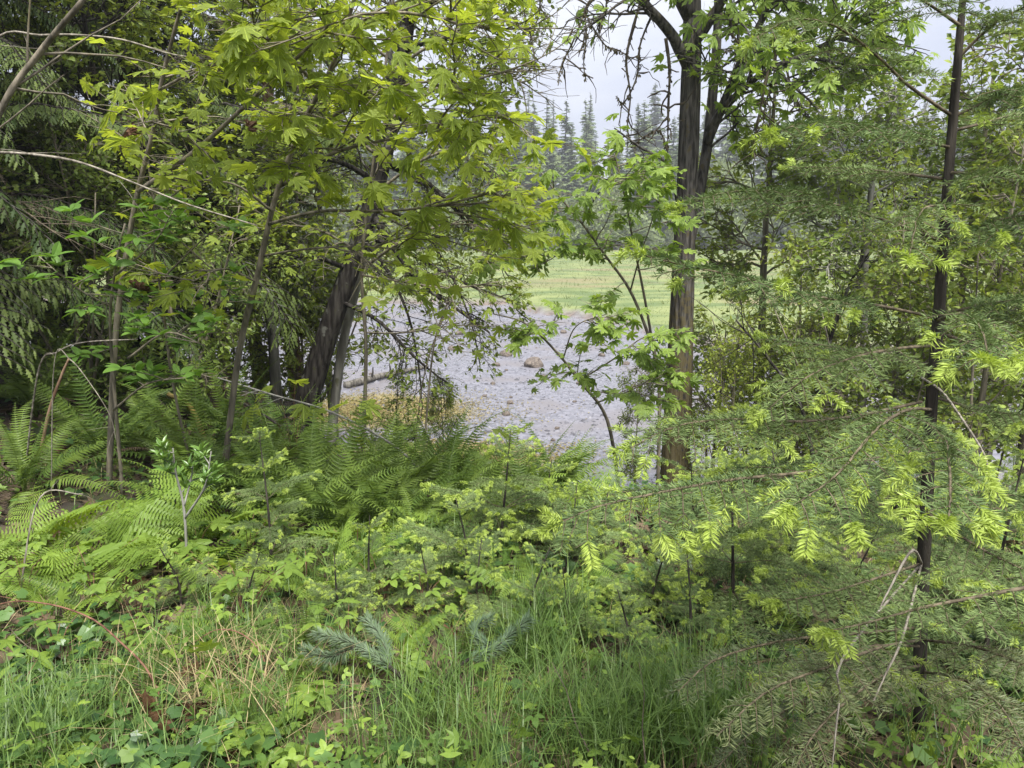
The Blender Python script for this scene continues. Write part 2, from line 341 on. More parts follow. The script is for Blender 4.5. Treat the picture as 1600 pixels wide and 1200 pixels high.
def make_ground():
    def axis(a, b, n, fine, c=0.0):
        s = np.linspace(math.asinh((a - c) / fine), math.asinh((b - c) / fine), n); return c + fine * np.sinh(s)
    xs = axis(-700, 700, 260, 3.0); ys = axis(-40, 900, 380, 5.0, 5.0)
    X, Y = np.meshgrid(xs, ys); Z = G(X, Y)
    n0, n1 = len(xs), len(ys)
    V = np.stack([X, Y, Z], -1).reshape(-1, 3)
    i = (np.arange(n1 - 1)[:, None] * n0 + np.arange(n0 - 1)[None]).ravel()
    T = np.concatenate([np.stack([i, i + 1, i + n0 + 1], -1), np.stack([i, i + n0 + 1, i + n0], -1)])
    g = Geo(); g.add(V, T)
    me = g.mesh('ground', M['ground'], smooth=True)
    x, y = V[:, 0], V[:, 1]
    b = (y - crest(x)) / 7.2
    fl = sstep(0.86, 1.02, b + 0.03 * wob(x, y, 0.8))
    e = y - marsh_edge(x) - 0.8 * wob(x, y, 2.4)
    ma = sstep(0.1, 0.9, e) * (1 - sstep(136, 144, y))
    mu = np.clip(sstep(-0.9, 0.0, e) * (1 - sstep(0.15, 0.55, e)) + ma * channel(x, y) * 0.8, 0, 1)
    oc = np.exp(-(((x + 3.8) / 2.6) ** 2 + ((y - 19.6) / 1.9) ** 2)) * 1.3 + 1.3 * np.exp(-(((x + 1.4) / 2.2) ** 2 + ((y - 15.4) / 1.1) ** 2))
    oc = sstep(0.3, 0.7, oc + 0.2 * wob(x, y, 0.6)) * sstep(0.7, 0.9, b)
    for nme, val in (('flat', fl), ('marsh', ma), ('mud', mu), ('ochre', oc)):
        a = me.attributes.new(nme, 'FLOAT', 'POINT'); a.data.foreach_set('value', np.ascontiguousarray(val, np.float32))
    o = obj('ground', me); tag(o, 'sloping forest floor falling to gravel flats and pale green salt marsh', kind='structure')
make_ground()
def make_water():
    g = Geo(); rng = np.random.default_rng(2)
    xs = np.linspace(-60, 60, 40); ys = np.linspace(11, 60, 30); X, Y = np.meshgrid(xs, ys); Z = np.full_like(X, FLAT - 0.03)
    V = np.stack([X, Y, Z], -1).reshape(-1, 3); n0 = len(xs); i = (np.arange(len(ys) - 1)[:, None] * n0 + np.arange(n0 - 1)[None]).ravel()
    g.add(V, np.concatenate([np.stack([i, i + 1, i + n0 + 1], -1), np.stack([i, i + n0 + 1, i + n0], -1)]))
    tag(obj('water', g.mesh('water', M['water'], smooth=True)), 'shallow tidal water between gravel bars reflecting the pale sky', kind='structure')
make_water()

# ------------------------------------------------------------------ leaf templates  (+Y along, +Z up)
def leaf_from_outline(half, cy_, fold=0.12, droop=0.25, wave=0.0, seed=0):
    h = np.array(half, float); full = np.concatenate([h, (h * (-1, 1))[::-1][1:-1]]) if True else h
    rng = np.random.default_rng(seed)
    z = -fold * 0 + fold * np.abs(full[:, 0]) - droop * (np.hypot(full[:, 0], full[:, 1] - 0.1)) ** 2 + wave * rng.normal(0, 1, len(full))
    V = np.concatenate([np.column_stack([full, z]), [(0, cy_, 0.0)]]); n = len(full); a = np.arange(n)
    T = np.stack([a, (a + 1) % n, np.full(n, n)], -1)[:, ::-1]
    return V, T
MAPLE_H = [(0, 1.0), (0.055, 0.87), (0.135, 0.83), (0.105, 0.70), (0.10, 0.56), (0.23, 0.66), (0.30, 0.79), (0.47, 0.77), (0.42, 0.64), (0.50, 0.55), (0.37, 0.48), (0.25, 0.37),
           (0.40, 0.385), (0.62, 0.32), (0.50, 0.22), (0.42, 0.12), (0.25, 0.11), (0.13, -0.03), (0, 0.03)]
MAPLES = [leaf_from_outline([(a_ * sx, b_) for a_, b_ in MAPLE_H], 0.3, f, d, 0.022, i) for i, (f, d, sx) in enumerate(((0.10, 0.22, 1), (0.2, 0.5, .9), (-0.1, 0.6, 1.05), (0.4, 0.25, .85), (.05, .85, .95)))]
MAPLE_LO = leaf_from_outline([(0, 1.0), (0.11, 0.56), (0.47, 0.78), (0.26, 0.38), (0.6, 0.3), (0.2, 0.05), (0, 0.03)], 0.3, 0.12, 0.3)
OVALS = [leaf_from_outline([(0, 1.0), (0.10, 0.85), (0.20, 0.6), (0.21, 0.4), (0.13, 0.15), (0, 0.0)], 0.45, f, d) for f, d in ((0.3, 0.2), (0.15, 0.35))]
SMALL = (np.array([(0, 0, 0), (0.26, 0.5, 0.07), (0, 1, -0.12), (-0.26, 0.5, 0.07)]), np.array([(0, 1, 2), (0, 2, 3)]))
SMALL6 = leaf_from_outline([(0, 1.0), (0.26, 0.6), (0.2, 0.2), (0, 0.0)], 0.5, 0.25, 0.2)
def palmate(n, spread, seed):   # salmonberry / thimbleberry leaflets joined
    V, T, k = [], [], 0
    tp = leaf_from_outline([(0, 1.0), (0.09, 0.9), (0.17, 0.8), (0.22, 0.66), (0.27, 0.55), (0.25, 0.4), (0.27, 0.28), (0.16, 0.1), (0, 0.0)], 0.45, 0.25, 0.25, 0.01, seed)
    for a in np.linspace(-spread, spread, n):
        c, s = math.cos(a), math.sin(a); v = tp[0] * (1 - 0.18 * (abs(a) > 0.1)) + (0, 0.06, 0.02 * abs(a))
        v = np.column_stack([v[:, 0] * c + v[:, 1] * s, -v[:, 0] * s + v[:, 1] * c, v[:, 2]]); V.append(v); T.append(tp[1] + k); k += len(v)
    return np.concatenate(V), np.concatenate(T)
TRI = palmate(3, 1.35, 1)
IVY = leaf_from_outline([(0, 1.0), (0.2, 0.6), (0.5, 0.55), (0.4, 0.25), (0.25, 0.0), (0, 0.08)], 0.35, 0.1, 0.1)
def leafmesh(name, tpl, mat, stem=0.0):
    g = Geo(); g.add(tpl[0], tpl[1], 0.5)
    if stem: tube(g, [(0, -stem, stem * 0.25), (0, -stem * 0.5, stem * 0.16), (0, 0.03, 0.01)], 0.008, 3)
    return g.mesh(name, mat)

# ------------------------------------------------------------------ generic woody plant growth
def wander(rng, p, d, Ln, n, wa, trop):
    pts = [np.array(p, float)]; d = nrm(np.array(d, float)); st = Ln / n
    for _ in range(n):
        d = nrm(d + rng.normal(0, wa, 3) + np.array(trop) * (1.0 / n)); pts.append(pts[-1] + d * st)
    return np.array(pts)
def side_dirs(rng, t, k, ang):
    ref = np.array((0, 0, 1.0)) if abs(t[2]) < 0.9 else np.array((1.0, 0, 0))
    x = nrm(np.cross(t, ref)); y = np.cross(x, t); return [nrm(t * math.cos(ang) + (x * math.cos(a) + y * math.sin(a)) * math.sin(ang)) for a in k]
class Plant:
    def __init__(s, rng): s.rng = rng; s.wood = Geo(); s.pos = []; s.dir = []
    def limb(s, pts, r0, r1, sides=7, n=None, rough=0.04, furrow=0):
        n = n or max(4, len(pts) * 3); c = spline(pts, n); rad = np.linspace(r0, r1, len(c)); tube(s.wood, c, rad, sides, 0, 0.5, True, rough, s.rng, furrow); return c
    def twigs(s, c, lo, hi, k, Ln, r, lv, ang=0.9, trop=(0, 0, 0.0), wa=0.12, leafstep=0.1, flat=0.0):
        """lateral branches along curve c between fractions lo..hi; the last level carries leaves"""
        rng = s.rng
        for f in np.sort(rng.uniform(lo, hi, k)):
            i = min(len(c) - 2, int(f * (len(c) - 1))); u = f * (len(c) - 1) - i
            p = c[i] * (1 - u) + c[i + 1] * u; t = nrm(c[i + 1] - c[i])
            d = side_dirs(rng, t, [rng.uniform(0, 6.283)], ang * rng.uniform(0.7, 1.25))[0]
            if flat: d = nrm(d * (1, 1, 1 - flat))
            l_ = Ln * rng.uniform(0.55, 1.15) * (1.1 - 0.55 * (f - lo) / max(1e-6, hi - lo)); n = 4 if lv == 0 else 6
            q = wander(rng, p, d, l_, n, wa, trop)
            tube(s.wood, q, np.linspace(r, r * 0.35, len(q)), 3 if lv == 0 else 4)
            if lv > 0: s.twigs(q, 0.2, 1.0, max(3, int(k_sub(lv, l_))), Ln * 0.42, r * 0.55, lv - 1, 0.85, trop, wa, leafstep, flat)
            else:
                m = max(2, int(l_ / leafstep)); fs = np.linspace(0.25, 1, m)
                for ff in fs:
                    j = min(n - 1, int(ff * n)); uu = ff * n - j; s.pos.append(q[j] * (1 - uu) + q[min(n, j + 1)] * uu); s.dir.append(nrm(q[min(n, j + 1)] - q[j]))
def k_sub(lv, l_): return 4 + 5.5 * l_
def leaf_frames(rng, dirs, droop, upn, spread=1.0):
    n = len(dirs); h = dirs + rng.normal(0, spread, (n, 3)); h[:, 2] = h[:, 2] * 0.4 - droop; up = np.array((0, 0, 1.0)) + rng.normal(0, upn, (n, 3))
    return frames(h, up)
def finish(pl, name, label, cat, base, barkm, leafm, tpl, size, droop, upn, group=None, big=None, nbig=0, bigname='leaf', crown='crown', tint=None, keep=None, stem='trunk', extra=None):
    """link a plant: wood as trunk, the nearest leaves as parts of their own, all others as the crown"""
    rng = pl.rng; base = np.asarray(base, float)
    o = thing(name, label, cat, base, group)
    obj(stem, pl.wood.mesh(stem, barkm, base, True), o)
    if not pl.pos: return o
    pos = np.array(pl.pos); dr = np.array(pl.dir)
    if keep is not None: k = keep(pos); pos, dr = pos[k], dr[k]
    n = len(pos); pos = pos + rng.normal(0, 0.02, pos.shape)
    Rm = leaf_frames(rng, dr, droop, upn); sz = size * rng.uniform(0.45, 1.3, n); ti = np.clip(rng.normal(0.5, 0.25, n), 0, 1) if tint is None else np.clip(tint + rng.normal(0, 0.2, n), 0, 1)
    sel = np.zeros(n, bool)
    if nbig:
        px, py, dep = proj(pos); ok = (px > -40) & (px < 1640) & (py > -40) & (py < 1240) & (dep > 0.3)
        order = np.argsort(np.where(ok, dep / sz, 1e9))[:nbig]; order = order[ok[order]]; sel[order] = True
        for j, i in enumerate(order): put(bigname, big[j % len(big)], o, Rm[i], pos[i] - base, sz[i])
    g = Geo(); tl = tpl if isinstance(tpl, list) else [tpl]; idx = np.where(~sel)[0]
    for j, tp in enumerate(tl): q = idx[j::len(tl)]; stamp(g, tp, pos[q], Rm[q], sz[q], ti[q])
    if len(idx): 
        c = obj(crown, g.mesh(crown, leafm, base), o); c['kind'] = 'stuff'
    return o

# ------------------------------------------------------------------ far forest across the marsh
def conifer_mesh(seed, H=28.0, W=3.9, nb=330, ragged=0.45):
    rng = np.random.default_rng(seed); g = Geo(); t = Geo()
    tube(t, spline([(0, 0, -1), (0.1, 0, H * 0.5), (0, 0.05, H * 0.985)], 10), np.linspace(0.42, 0.03, 10), 6)
    f = rng.uniform(0.06, 1, nb) ** 0.85; f[rng.uniform(0, 1, nb) < .12] *= .6; z = H * f
    wd = W * (1 - f) ** 0.78 * rng.uniform(1 - ragged * 1.6, 1.12, nb) + 0.25; az = rng.uniform(0, 6.283, nb)
    K = 8
    for i in range(nb):
        a = az[i]; d = np.array((math.cos(a), math.sin(a), 0)); s = np.array((-d[1], d[0], 0))
        u = np.linspace(0, 1, K); ax = d[None] * (u * wd[i])[:, None] + np.array((0, 0, 1))[None] * (z[i] + wd[i] * (0.12 * u - (0.5 * (1 - f[i]) + 0.1) * u * u))[:, None]
        hw = wd[i] * np.where(np.arange(K) % 2, .42, .15) * np.sin(np.clip(u * .95 + 0.12, 0, 1) * math.pi) ** 0.6 * rng.uniform(0.5, 1.25, K) + 0.03
        dz = np.array((0, 0, -0.6)); back = d * .25
        lft = ax + (s + dz + back) * hw[:, None]; rgt = ax + (-s + dz + back) * hw[:, None]
        V = np.concatenate([ax, lft, rgt]); T = []
        for q in range(K - 1): T += [(q, q + 1, K + q + 1), (q, K + q + 1, K + q), (q, 2 * K + q + 1, q + 1), (q, 2 * K + q, 2 * K + q + 1)]
        g.add(V, T, np.clip(rng.normal(0.45, 0.22), 0, 1))
    return t.mesh('trunk', M['bark_dark'], smooth=True), g.mesh('crown', M['far'])
def bush_mesh(seed, R, H, n, leaf, mat, tpl=SMALL):
    rng = np.random.default_rng(seed); g = Geo()
    nb = 16; c = rng.normal(0, 1, (nb, 3)) * (R * 0.5, R * 0.5, H * 0.2) + (0, 0, H * 0.52); rr = rng.uniform(0.25, 0.5, nb) * min(R, H)
    k = rng.integers(0, nb, n); d = nrm(rng.normal(0, 1, (n, 3))); p = c[k] + d * (rr[k] * rng.uniform(0.5, 1.08, n))[:, None]; p[:, 2] = np.maximum(p[:, 2], 0.05)
    stamp(g, tpl, p, frames(d + rng.normal(0, 0.6, (n, 3)), rng.normal(0, 0.6, (n, 3)) + (0, 0, 1)), leaf * rng.uniform(0.6, 1.4, n), np.clip(rng.normal(0.5, 0.25, n), 0, 1))
    t = Geo()
    for _ in range(6): q = wander(rng, (rng.normal(0, 0.1 * R), rng.normal(0, 0.1 * R), -0.2), (rng.normal(0, .5), rng.normal(0, .5), 1), H * 0.7, 5, 0.15, (0, 0, 0)); tube(t, q, np.linspace(0.035 * H, 0.006 * H, 6), 5)
    return t.mesh('trunk', M['bark_grey'], smooth=True), g.mesh('crown', mat)
def far_forest():
    rng = np.random.default_rng(11)
    var = [conifer_mesh(s, 28, w_, nb_) for s, w_, nb_ in ((1, 5.0, 380), (2, 6.2, 420), (3, 4.2, 320), (4, 5.6, 400), (5, 4.6, 280))]
    rows = [(150, 84, .95, 'tall dark conifer in the front edge of the forest across the marsh', 'conifers at the forest edge across the marsh'),
            (166, 98, 1.04, 'tall dark conifer in the second rank of the forest across the marsh', 'conifers behind the forest edge across the marsh'),
            (192, 46, 1.05, 'conifer on the hillside rising behind the forest across the marsh', 'conifers on the hillside across the marsh'),
            (236, 44, 1.15, 'conifer standing high on the far wooded hillside', 'conifers high on the far hillside')]
    for (Y, n, s, lab, grp) in rows:
        xs = np.linspace(-0.85 * Y, 0.85 * Y, n)
        for i, x0 in enumerate(xs):
            x = x0 + rng.uniform(-1.5, 1.5); y = Y + rng.uniform(-6, 6) + 0.03 * abs(x); k = rng.integers(len(var))
            o = thing('conifer_tree', lab, 'conifer', (x, y, gz(x, y) - 0.2), grp, rng.uniform(0, 6.28)); q = s * rng.choice((.7, .85, .92, .97, 1.02)) * rng.uniform(.88, 1.08); o.rotation_euler[0] = rng.normal(0, .025); o.rotation_euler[1] = rng.normal(0, .025)
            o.scale = (q * rng.uniform(0.9, 1.2), q * rng.uniform(0.9, 1.2), q)
            obj('trunk', var[k][0], o); c = obj('crown', var[k][1], o)
    dv = [bush_mesh(s, 5.5, 15.0, 3600, .75, M['far_bush']) for s in (31, 32, 33)]
    for i in range(58):
        x = -120 + i * 4.2 + rng.uniform(-3, 3); y = 145 + rng.uniform(-3, 14); k = rng.integers(3); o = thing('broadleaf_tree', 'rounded pale green broadleaf tree in front of the conifers across the marsh', 'tree', (x, y, gz(x, y) - .1), 'broadleaf trees across the marsh', rng.uniform(0, 6.28)); q = rng.uniform(.6, 1.25); o.scale = (q, q, q * rng.uniform(.8, 1.25)); obj('trunk', dv[k][0], o); obj('crown', dv[k][1], o)
    bv = [bush_mesh(s, 3.2, 5.0, 1500, 0.5, M['far_bush']) for s in (21, 22, 23)]
    for i in range(44):
        x = -115 + i * 5.4 + rng.uniform(-2, 2); y = 138 + rng.uniform(-4, 7); k = rng.integers(3)
        o = thing('willow_bush', 'pale rounded willow bush along the far edge of the marsh', 'bush', (x, y, gz(x, y) - 0.1), 'willow bushes along the marsh edge', rng.uniform(0, 6.28))
        q = rng.uniform(0.6, 1.5); o.scale = (q, q, q * rng.uniform(0.7, 1.3)); obj('trunk', bv[k][0], o); obj('crown', bv[k][1], o)
far_forest()

# ------------------------------------------------------------------ flats: boulders, pebbles, weed, log, marsh grass
def rock(seed, n=2):
    import bmesh
    rng = np.random.default_rng(seed); bm = bmesh.new(); bmesh.ops.create_icosphere(bm, subdivisions=3, radius=1.0)
    k = nrm(rng.normal(0, 1, (9, 3))); off = rng.uniform(0.62, 0.95, 9)
    for v in bm.verts:
        p = np.array(v.co)
        for a, b in zip(k, off):
            e = p @ a - b
            if e > 0: p = p - a * e * 0.85
        v.co = p * (1 + 0.03 * math.sin(7 * p[0] + 3 * p[1]) * math.sin(5 * p[2] + seed))
    me = bpy.data.meshes.new('boulder'); bm.to_mesh(me); bm.free(); me.materials.append(M['rock'])
    me.polygons.foreach_set('use_smooth', [True] * len(me.polygons)); return me
def flats():
    rng = np.random.default_rng(31)
    def onflat(px, py):
        u, v = (px - 800) / FPX, (600 - py) / FPX; k = (CAM_H - FLAT) / -(-SA + CA * v); return u * k, (CA + SA * v) * k
    rk = [rock(s) for s in (1, 2, 3, 4)]
    spec = [(835, 572, .42, 'largest rounded brown boulder sitting out on the gravel flat'), (790, 556, .3, 'dark low boulder beside the largest brown boulder'), (806, 548, .2, None), (775, 572, .17, None), (850, 590, .13, None), (790, 648, .15, 'small dark rock lying alone on the near gravel'),
            (797, 630, .12, None), (940, 556, .16, None), (978, 570, .16, None), (705, 546, .22, None), (718, 522, .26, None), (880, 520, .2, None), (682, 642, .2, None), (770, 600, .1, None), (905, 600, .12, None)]
    for _ in range(22):
        qx, qy = rng.uniform(560, 1020), rng.uniform(500, 690); spec.append((qx, qy, rng.uniform(.03, .09), None))
    for i, (px, py, r, lab) in enumerate(spec):
        x, y = onflat(px, py)
        o = obj('boulder', rk[i % 4], None, (x, y, gz(x, y) + r * 0.18)); o.scale = (r, r * 0.85, r * 0.62); o.rotation_euler = (0, 0, rng.uniform(0, 6))
        tag(o, lab or 'small half sunk rock scattered on the gravel flat', 'rock', None if lab else 'small rocks on the gravel flat')
    g = Geo(); n = 26000
    ico = np.array([(0, 0, 1.), (1, 0, 0.1), (0.2, 0.9, 0), (-0.9, 0.3, 0.1), (-0.5, -0.8, 0), (0.5, -0.8, 0.1)]); T = np.array([(0, 1, 2), (0, 2, 3), (0, 3, 4), (0, 4, 5), (0, 5, 1)])
    y = 12.5 + 34 * rng.uniform(0, 1, n) ** 1.3; x = rng.uniform(-1, 1, n) * (y * 0.62 + 1); ok = (y < marsh_edge(x) - 0.3) & ((y - crest(x)) / 7.2 > 0.9); x, y = x[ok], y[ok]; n = len(x)
    s = np.clip(rng.lognormal(-3.5, 0.5, n), 0.012, 0.1) * (0.7 + y / 40)
    a = rng.uniform(0, 6.28, n); Rm = np.zeros((n, 3, 3)); c, sn = np.cos(a), np.sin(a); Rm[:, 0, 0] = c; Rm[:, 0, 1] = -sn; Rm[:, 1, 0] = sn; Rm[:, 1, 1] = c; Rm[:, 2, 2] = rng.uniform(0.3, 0.7, n)
    stamp(g, (ico, T), np.column_stack([x, y, G(x, y) - s * 0.1]), Rm, s, rng.uniform(0, 1, n) ** 1.5)
    tag(obj('gravel', g.mesh('gravel', M['pebble'])), 'wet grey pebbles and shell scattered over the tidal flat', kind='stuff')
    g = Geo(); n = 22000; k = rng.integers(0, 2, n); cx = np.where(k == 0, -3.8, -1.4) + rng.normal(0, 1, n) * np.where(k == 0, 1.7, 1.3); cy_ = np.where(k == 0, 19.6, 15.6) + rng.normal(0, 1, n) * np.where(k == 0, 1.1, .55)
    stamp(g, SMALL, np.column_stack([cx, cy_, G(cx, cy_) + 0.01]), frames(np.column_stack([rng.normal(0, 1, (n, 2)), rng.uniform(0, .5, n)]), (0, 0, 1)), rng.uniform(0.03, 0.1, n), rng.uniform(0, 1, n))
    tag(obj('rockweed', g.mesh('rockweed', M['weed'])), 'ochre rockweed lying along the top of the gravel flat', kind='stuff')
    # fallen log at the foot of the leaning tree
    a = np.array((*onflat(540, 606), 0)); b = np.array((*onflat(668, 578), 0)); a[2] = gz(a[0], a[1]) + 0.07; b[2] = gz(b[0], b[1]) + 0.12
    g = Geo(); c = spline([a, a * .6 + b * .4 + (0, 0, .05), b], 14); tube(g, c, np.linspace(.13, .07, 14), 9, cap=True, rough=.06, rng=rng)
    o = thing('driftwood_log', 'grey driftwood log lying on the flat behind the leaning tree', 'log', a); obj('log_body', g.mesh('log_body', M['driftwood'], a, True), o)
    g2 = Geo()
    for i in (5, 8, 10): q = wander(rng, c[i], (rng.normal(0, .3), -.5, .8), .5, 4, .1, (0, 0, 0)); tube(g2, q, np.linspace(.05, .015, 5), 5)
    obj('branch_stub', g2.mesh('branch_stub', M['driftwood'], a, True), o)
    # marsh grass
    g = Geo(); n = 42000; y = 29 + 80 * rng.uniform(0, 1, n) ** 1.6; x = rng.uniform(-.72, .72, n) * y; ok = (y > marsh_edge(x) + .5 + 0.8 * wob(x, y, 2.4)) & (channel(x, y) < .4); x, y = x[ok], y[ok]; n = len(x)
    bl = (np.array([(-.05, 0, 0), (.05, 0, 0), (.02, .55, .05), (.0, 1, .25)]), np.array([(0, 1, 2), (0, 2, 3)]))
    d = np.column_stack([rng.normal(0, .9, (n, 2)), np.ones(n)]); stamp(g, bl, np.column_stack([x, y, G(x, y) - .02]), frames(d, rng.normal(0, 1, (n, 3))), rng.uniform(.05, .16, n) * (.7 + y / 60) * (1 + .8 * (wob(x, y, 1.1) > .35)), np.clip(0.5 + .35 * wob(x, y, 5) + rng.normal(0, .2, n), 0, 1))
    tag(obj('marsh_grass', g.mesh('marsh_grass', M['marsh'])), 'short pale green salt marsh grass covering the far meadow', kind='stuff')
flats()

# ------------------------------------------------------------------ big maple by the bank (double trunk)
BIGM = [leafmesh('leaf', t_, M['maple'], 0.5) for t_ in MAPLES]
BIGC = [leafmesh('leaf', t_, M['maple_cool'], 0.5) for t_ in MAPLES]
def big_maple():
    rng = np.random.default_rng(41); pl = Plant(rng); Y = 9.4
    base = P(1056, 722, Y); base[2] = gz(base[0], base[1]) - 0.15
    b2 = base + (0, 0, 0)
    c = pl.limb([b2, P(1058, 660, Y), P(1064, 520, Y), P(1070, 370, Y), P(1077, 200, Y), P(1081, 60, Y), P(1083, -60, Y), P(1090, -320, Y), P(1080, -560, Y)], .185, .05, 56, 110, .004, .09)
    # root flare
    for a in np.linspace(0, 6.28, 7)[:-1]:
        d = np.array((math.cos(a), math.sin(a), 0)); q = base + d * .62; q[2] = gz(q[0], q[1]) - .08
        pl.limb([base + d * .1 + (0, 0, .6), base + d * .22 + (0, 0, .25), q], .09, .04, 7, 7)
    c2 = pl.limb([P(1072, 400, Y + .1), P(1088, 325, Y + .25), P(1104, 235, Y + .35), P(1116, 120, Y + .4), P(1122, 20, Y + .4), P(1124, -200, Y + .5), P(1150, -420, Y + .4)], .07, .04, 36, 60, .004, .09)
    c3 = pl.limb([P(1104, 225, Y + .3), P(1135, 150, Y + .2), P(1165, 80, Y), P(1203, 0, Y), P(1240, -150, Y - .3)], .062, .03, 8, 16, .05)
    c4 = pl.limb([P(1106, 205, Y + .3), P(1140, 160, Y + .1), P(1195, 112, Y - .2), P(1260, 85, Y - .4), P(1340, 40, Y - .7)], .055, .02, 8, 16, .05)
    c5 = pl.limb([P(1078, 110, Y), P(1050, 55, Y - .2), P(1012, 12, Y - .4), P(985, -20, Y - .6), P(920, -60, Y - 1)], .075, .03, 8, 14, .05)
    c6 = pl.limb([P(1078, 75, Y), P(1110, 30, Y - .2), P(1140, -25, Y - .4), P(1180, -150, Y - .6)], .07, .03, 8, 12, .05)
    c7 = pl.limb([P(1080, 30, Y), P(1000, -120, Y - .5), P(880, -220, Y - .8)], .09, .03, 7, 12, .05)
    c8 = pl.limb([P(1062, 330, Y), P(1045, 260, Y - .4), P(1000, 230, Y - .8), P(960, 200, Y - 1)], .03, .008, 5, 10, .06)
    wood_low = len(pl.pos)
    for cc, k in ((c3, 14), (c4, 18), (c5, 7), (c6, 8), (c7, 9), (c2, 7)): pl.twigs(cc, .3, 1, k, 1.25, .018, 1, .9, (0, 0, -.25), .14, .16, .2)
    pl.twigs(c, .66, 1, 12, 1.7, .03, 1, 1.0, (0, 0, 0), .14, .18, .2)
    pl.twigs(c8, .1, 1, 8, .5, .006, 0, .9, (0, 0, -.3), .14, .13, .3)
    o = finish(pl, 'bigleaf_maple_tree', 'large brown mossy maple with double trunk on the bank beside the water', 'maple tree', base, M['bark_maple'], M['maple_cool_far'], [MAPLE_LO, MAPLES[1]], .165, .5, .5, None, BIGC, 230, tint=.55, keep=lambda p: (proj(p)[0] > 1035) | (proj(p)[1] > 120) | (np.sin(p[:, 0] * 91 + p[:, 2] * 57) > .75))
    # dead lichen hung twigs drooping in front of the sky
    def droop(pts, r, Yd, sub=9, seed=0):
        rg = np.random.default_rng(seed); g = Geo(); cc = spline(PP(pts, Yd), 16); tube(g, cc, np.linspace(r, r * .3, 16) * (1 + .4 * np.abs(rg.normal(0, 1, 16))), 5)
        for _ in range(sub):
            i = rg.integers(3, 15); q = wander(rg, cc[i], (rg.normal(0, 1), rg.normal(0, .6), rg.normal(-.35, .6)), rg.uniform(.12, .5), 5, .3, (0, 0, -.5)); tube(g, q, np.linspace(r * .5, r * .2, 6) * (1 + .5 * np.abs(rg.normal(0, 1, 6))), 4)
        n = 90; i = rg.integers(1, 15, n); p = cc[i] + rg.normal(0, .012, (n, 3)); stamp(g, SMALL, p, frames(np.column_stack([rg.normal(0, .5, (n, 2)), -np.ones(n)]), rg.normal(0, 1, (n, 3))), rg.uniform(.02, .055, n), .4, 1)
        h = obj('hanging_twig', g.mesh('hanging_twig', [M['twig'], M['moss']], base, (True, False)), o); h['label'] = 'dead drooping twig crusted with dark moss'
    for i, (pts, r) in enumerate([([(985, -20), (925, 0), (912, 25), (893, 70), (878, 100), (872, 134)], .014), ([(960, -30), (918, 10), (916, 60), (912, 100), (916, 128)], .013), ([(1000, 5), (990, 40), (978, 95), (985, 150), (980, 200), (990, 230)], .015),
                                  ([(1020, 20), (1000, 70), (995, 120), (975, 160), (962, 150)], .012), ([(1040, 60), (1046, 110), (1044, 170), (1043, 240)], .02), ([(918, 30), (945, 70), (965, 78), (985, 90)], .010), ([(950, -20), (945, 20), (935, 40), (925, 66)], .009),
                                  ([(1200, 110), (1190, 160), (1180, 215), (1178, 245)], .014), ([(1212, 60), (1210, 110), (1195, 170), (1192, 230)], .013), ([(1225, 90), (1240, 150), (1262, 180), (1275, 196)], .013), ([(1140, 10), (1143, 50), (1155, 72), (1130, 80)], .013),
                                  ([(845, -30), (842, 20), (826, 70), (812, 110), (780, 130)], .010), ([(1300, 60), (1295, 90), (1310, 110), (1330, 140)], .01), ([(1043, 235), (1030, 205), (1005, 215), (985, 232)], .01)]): droop(pts, r, Y - .3, seed=i + 70)
big_maple()

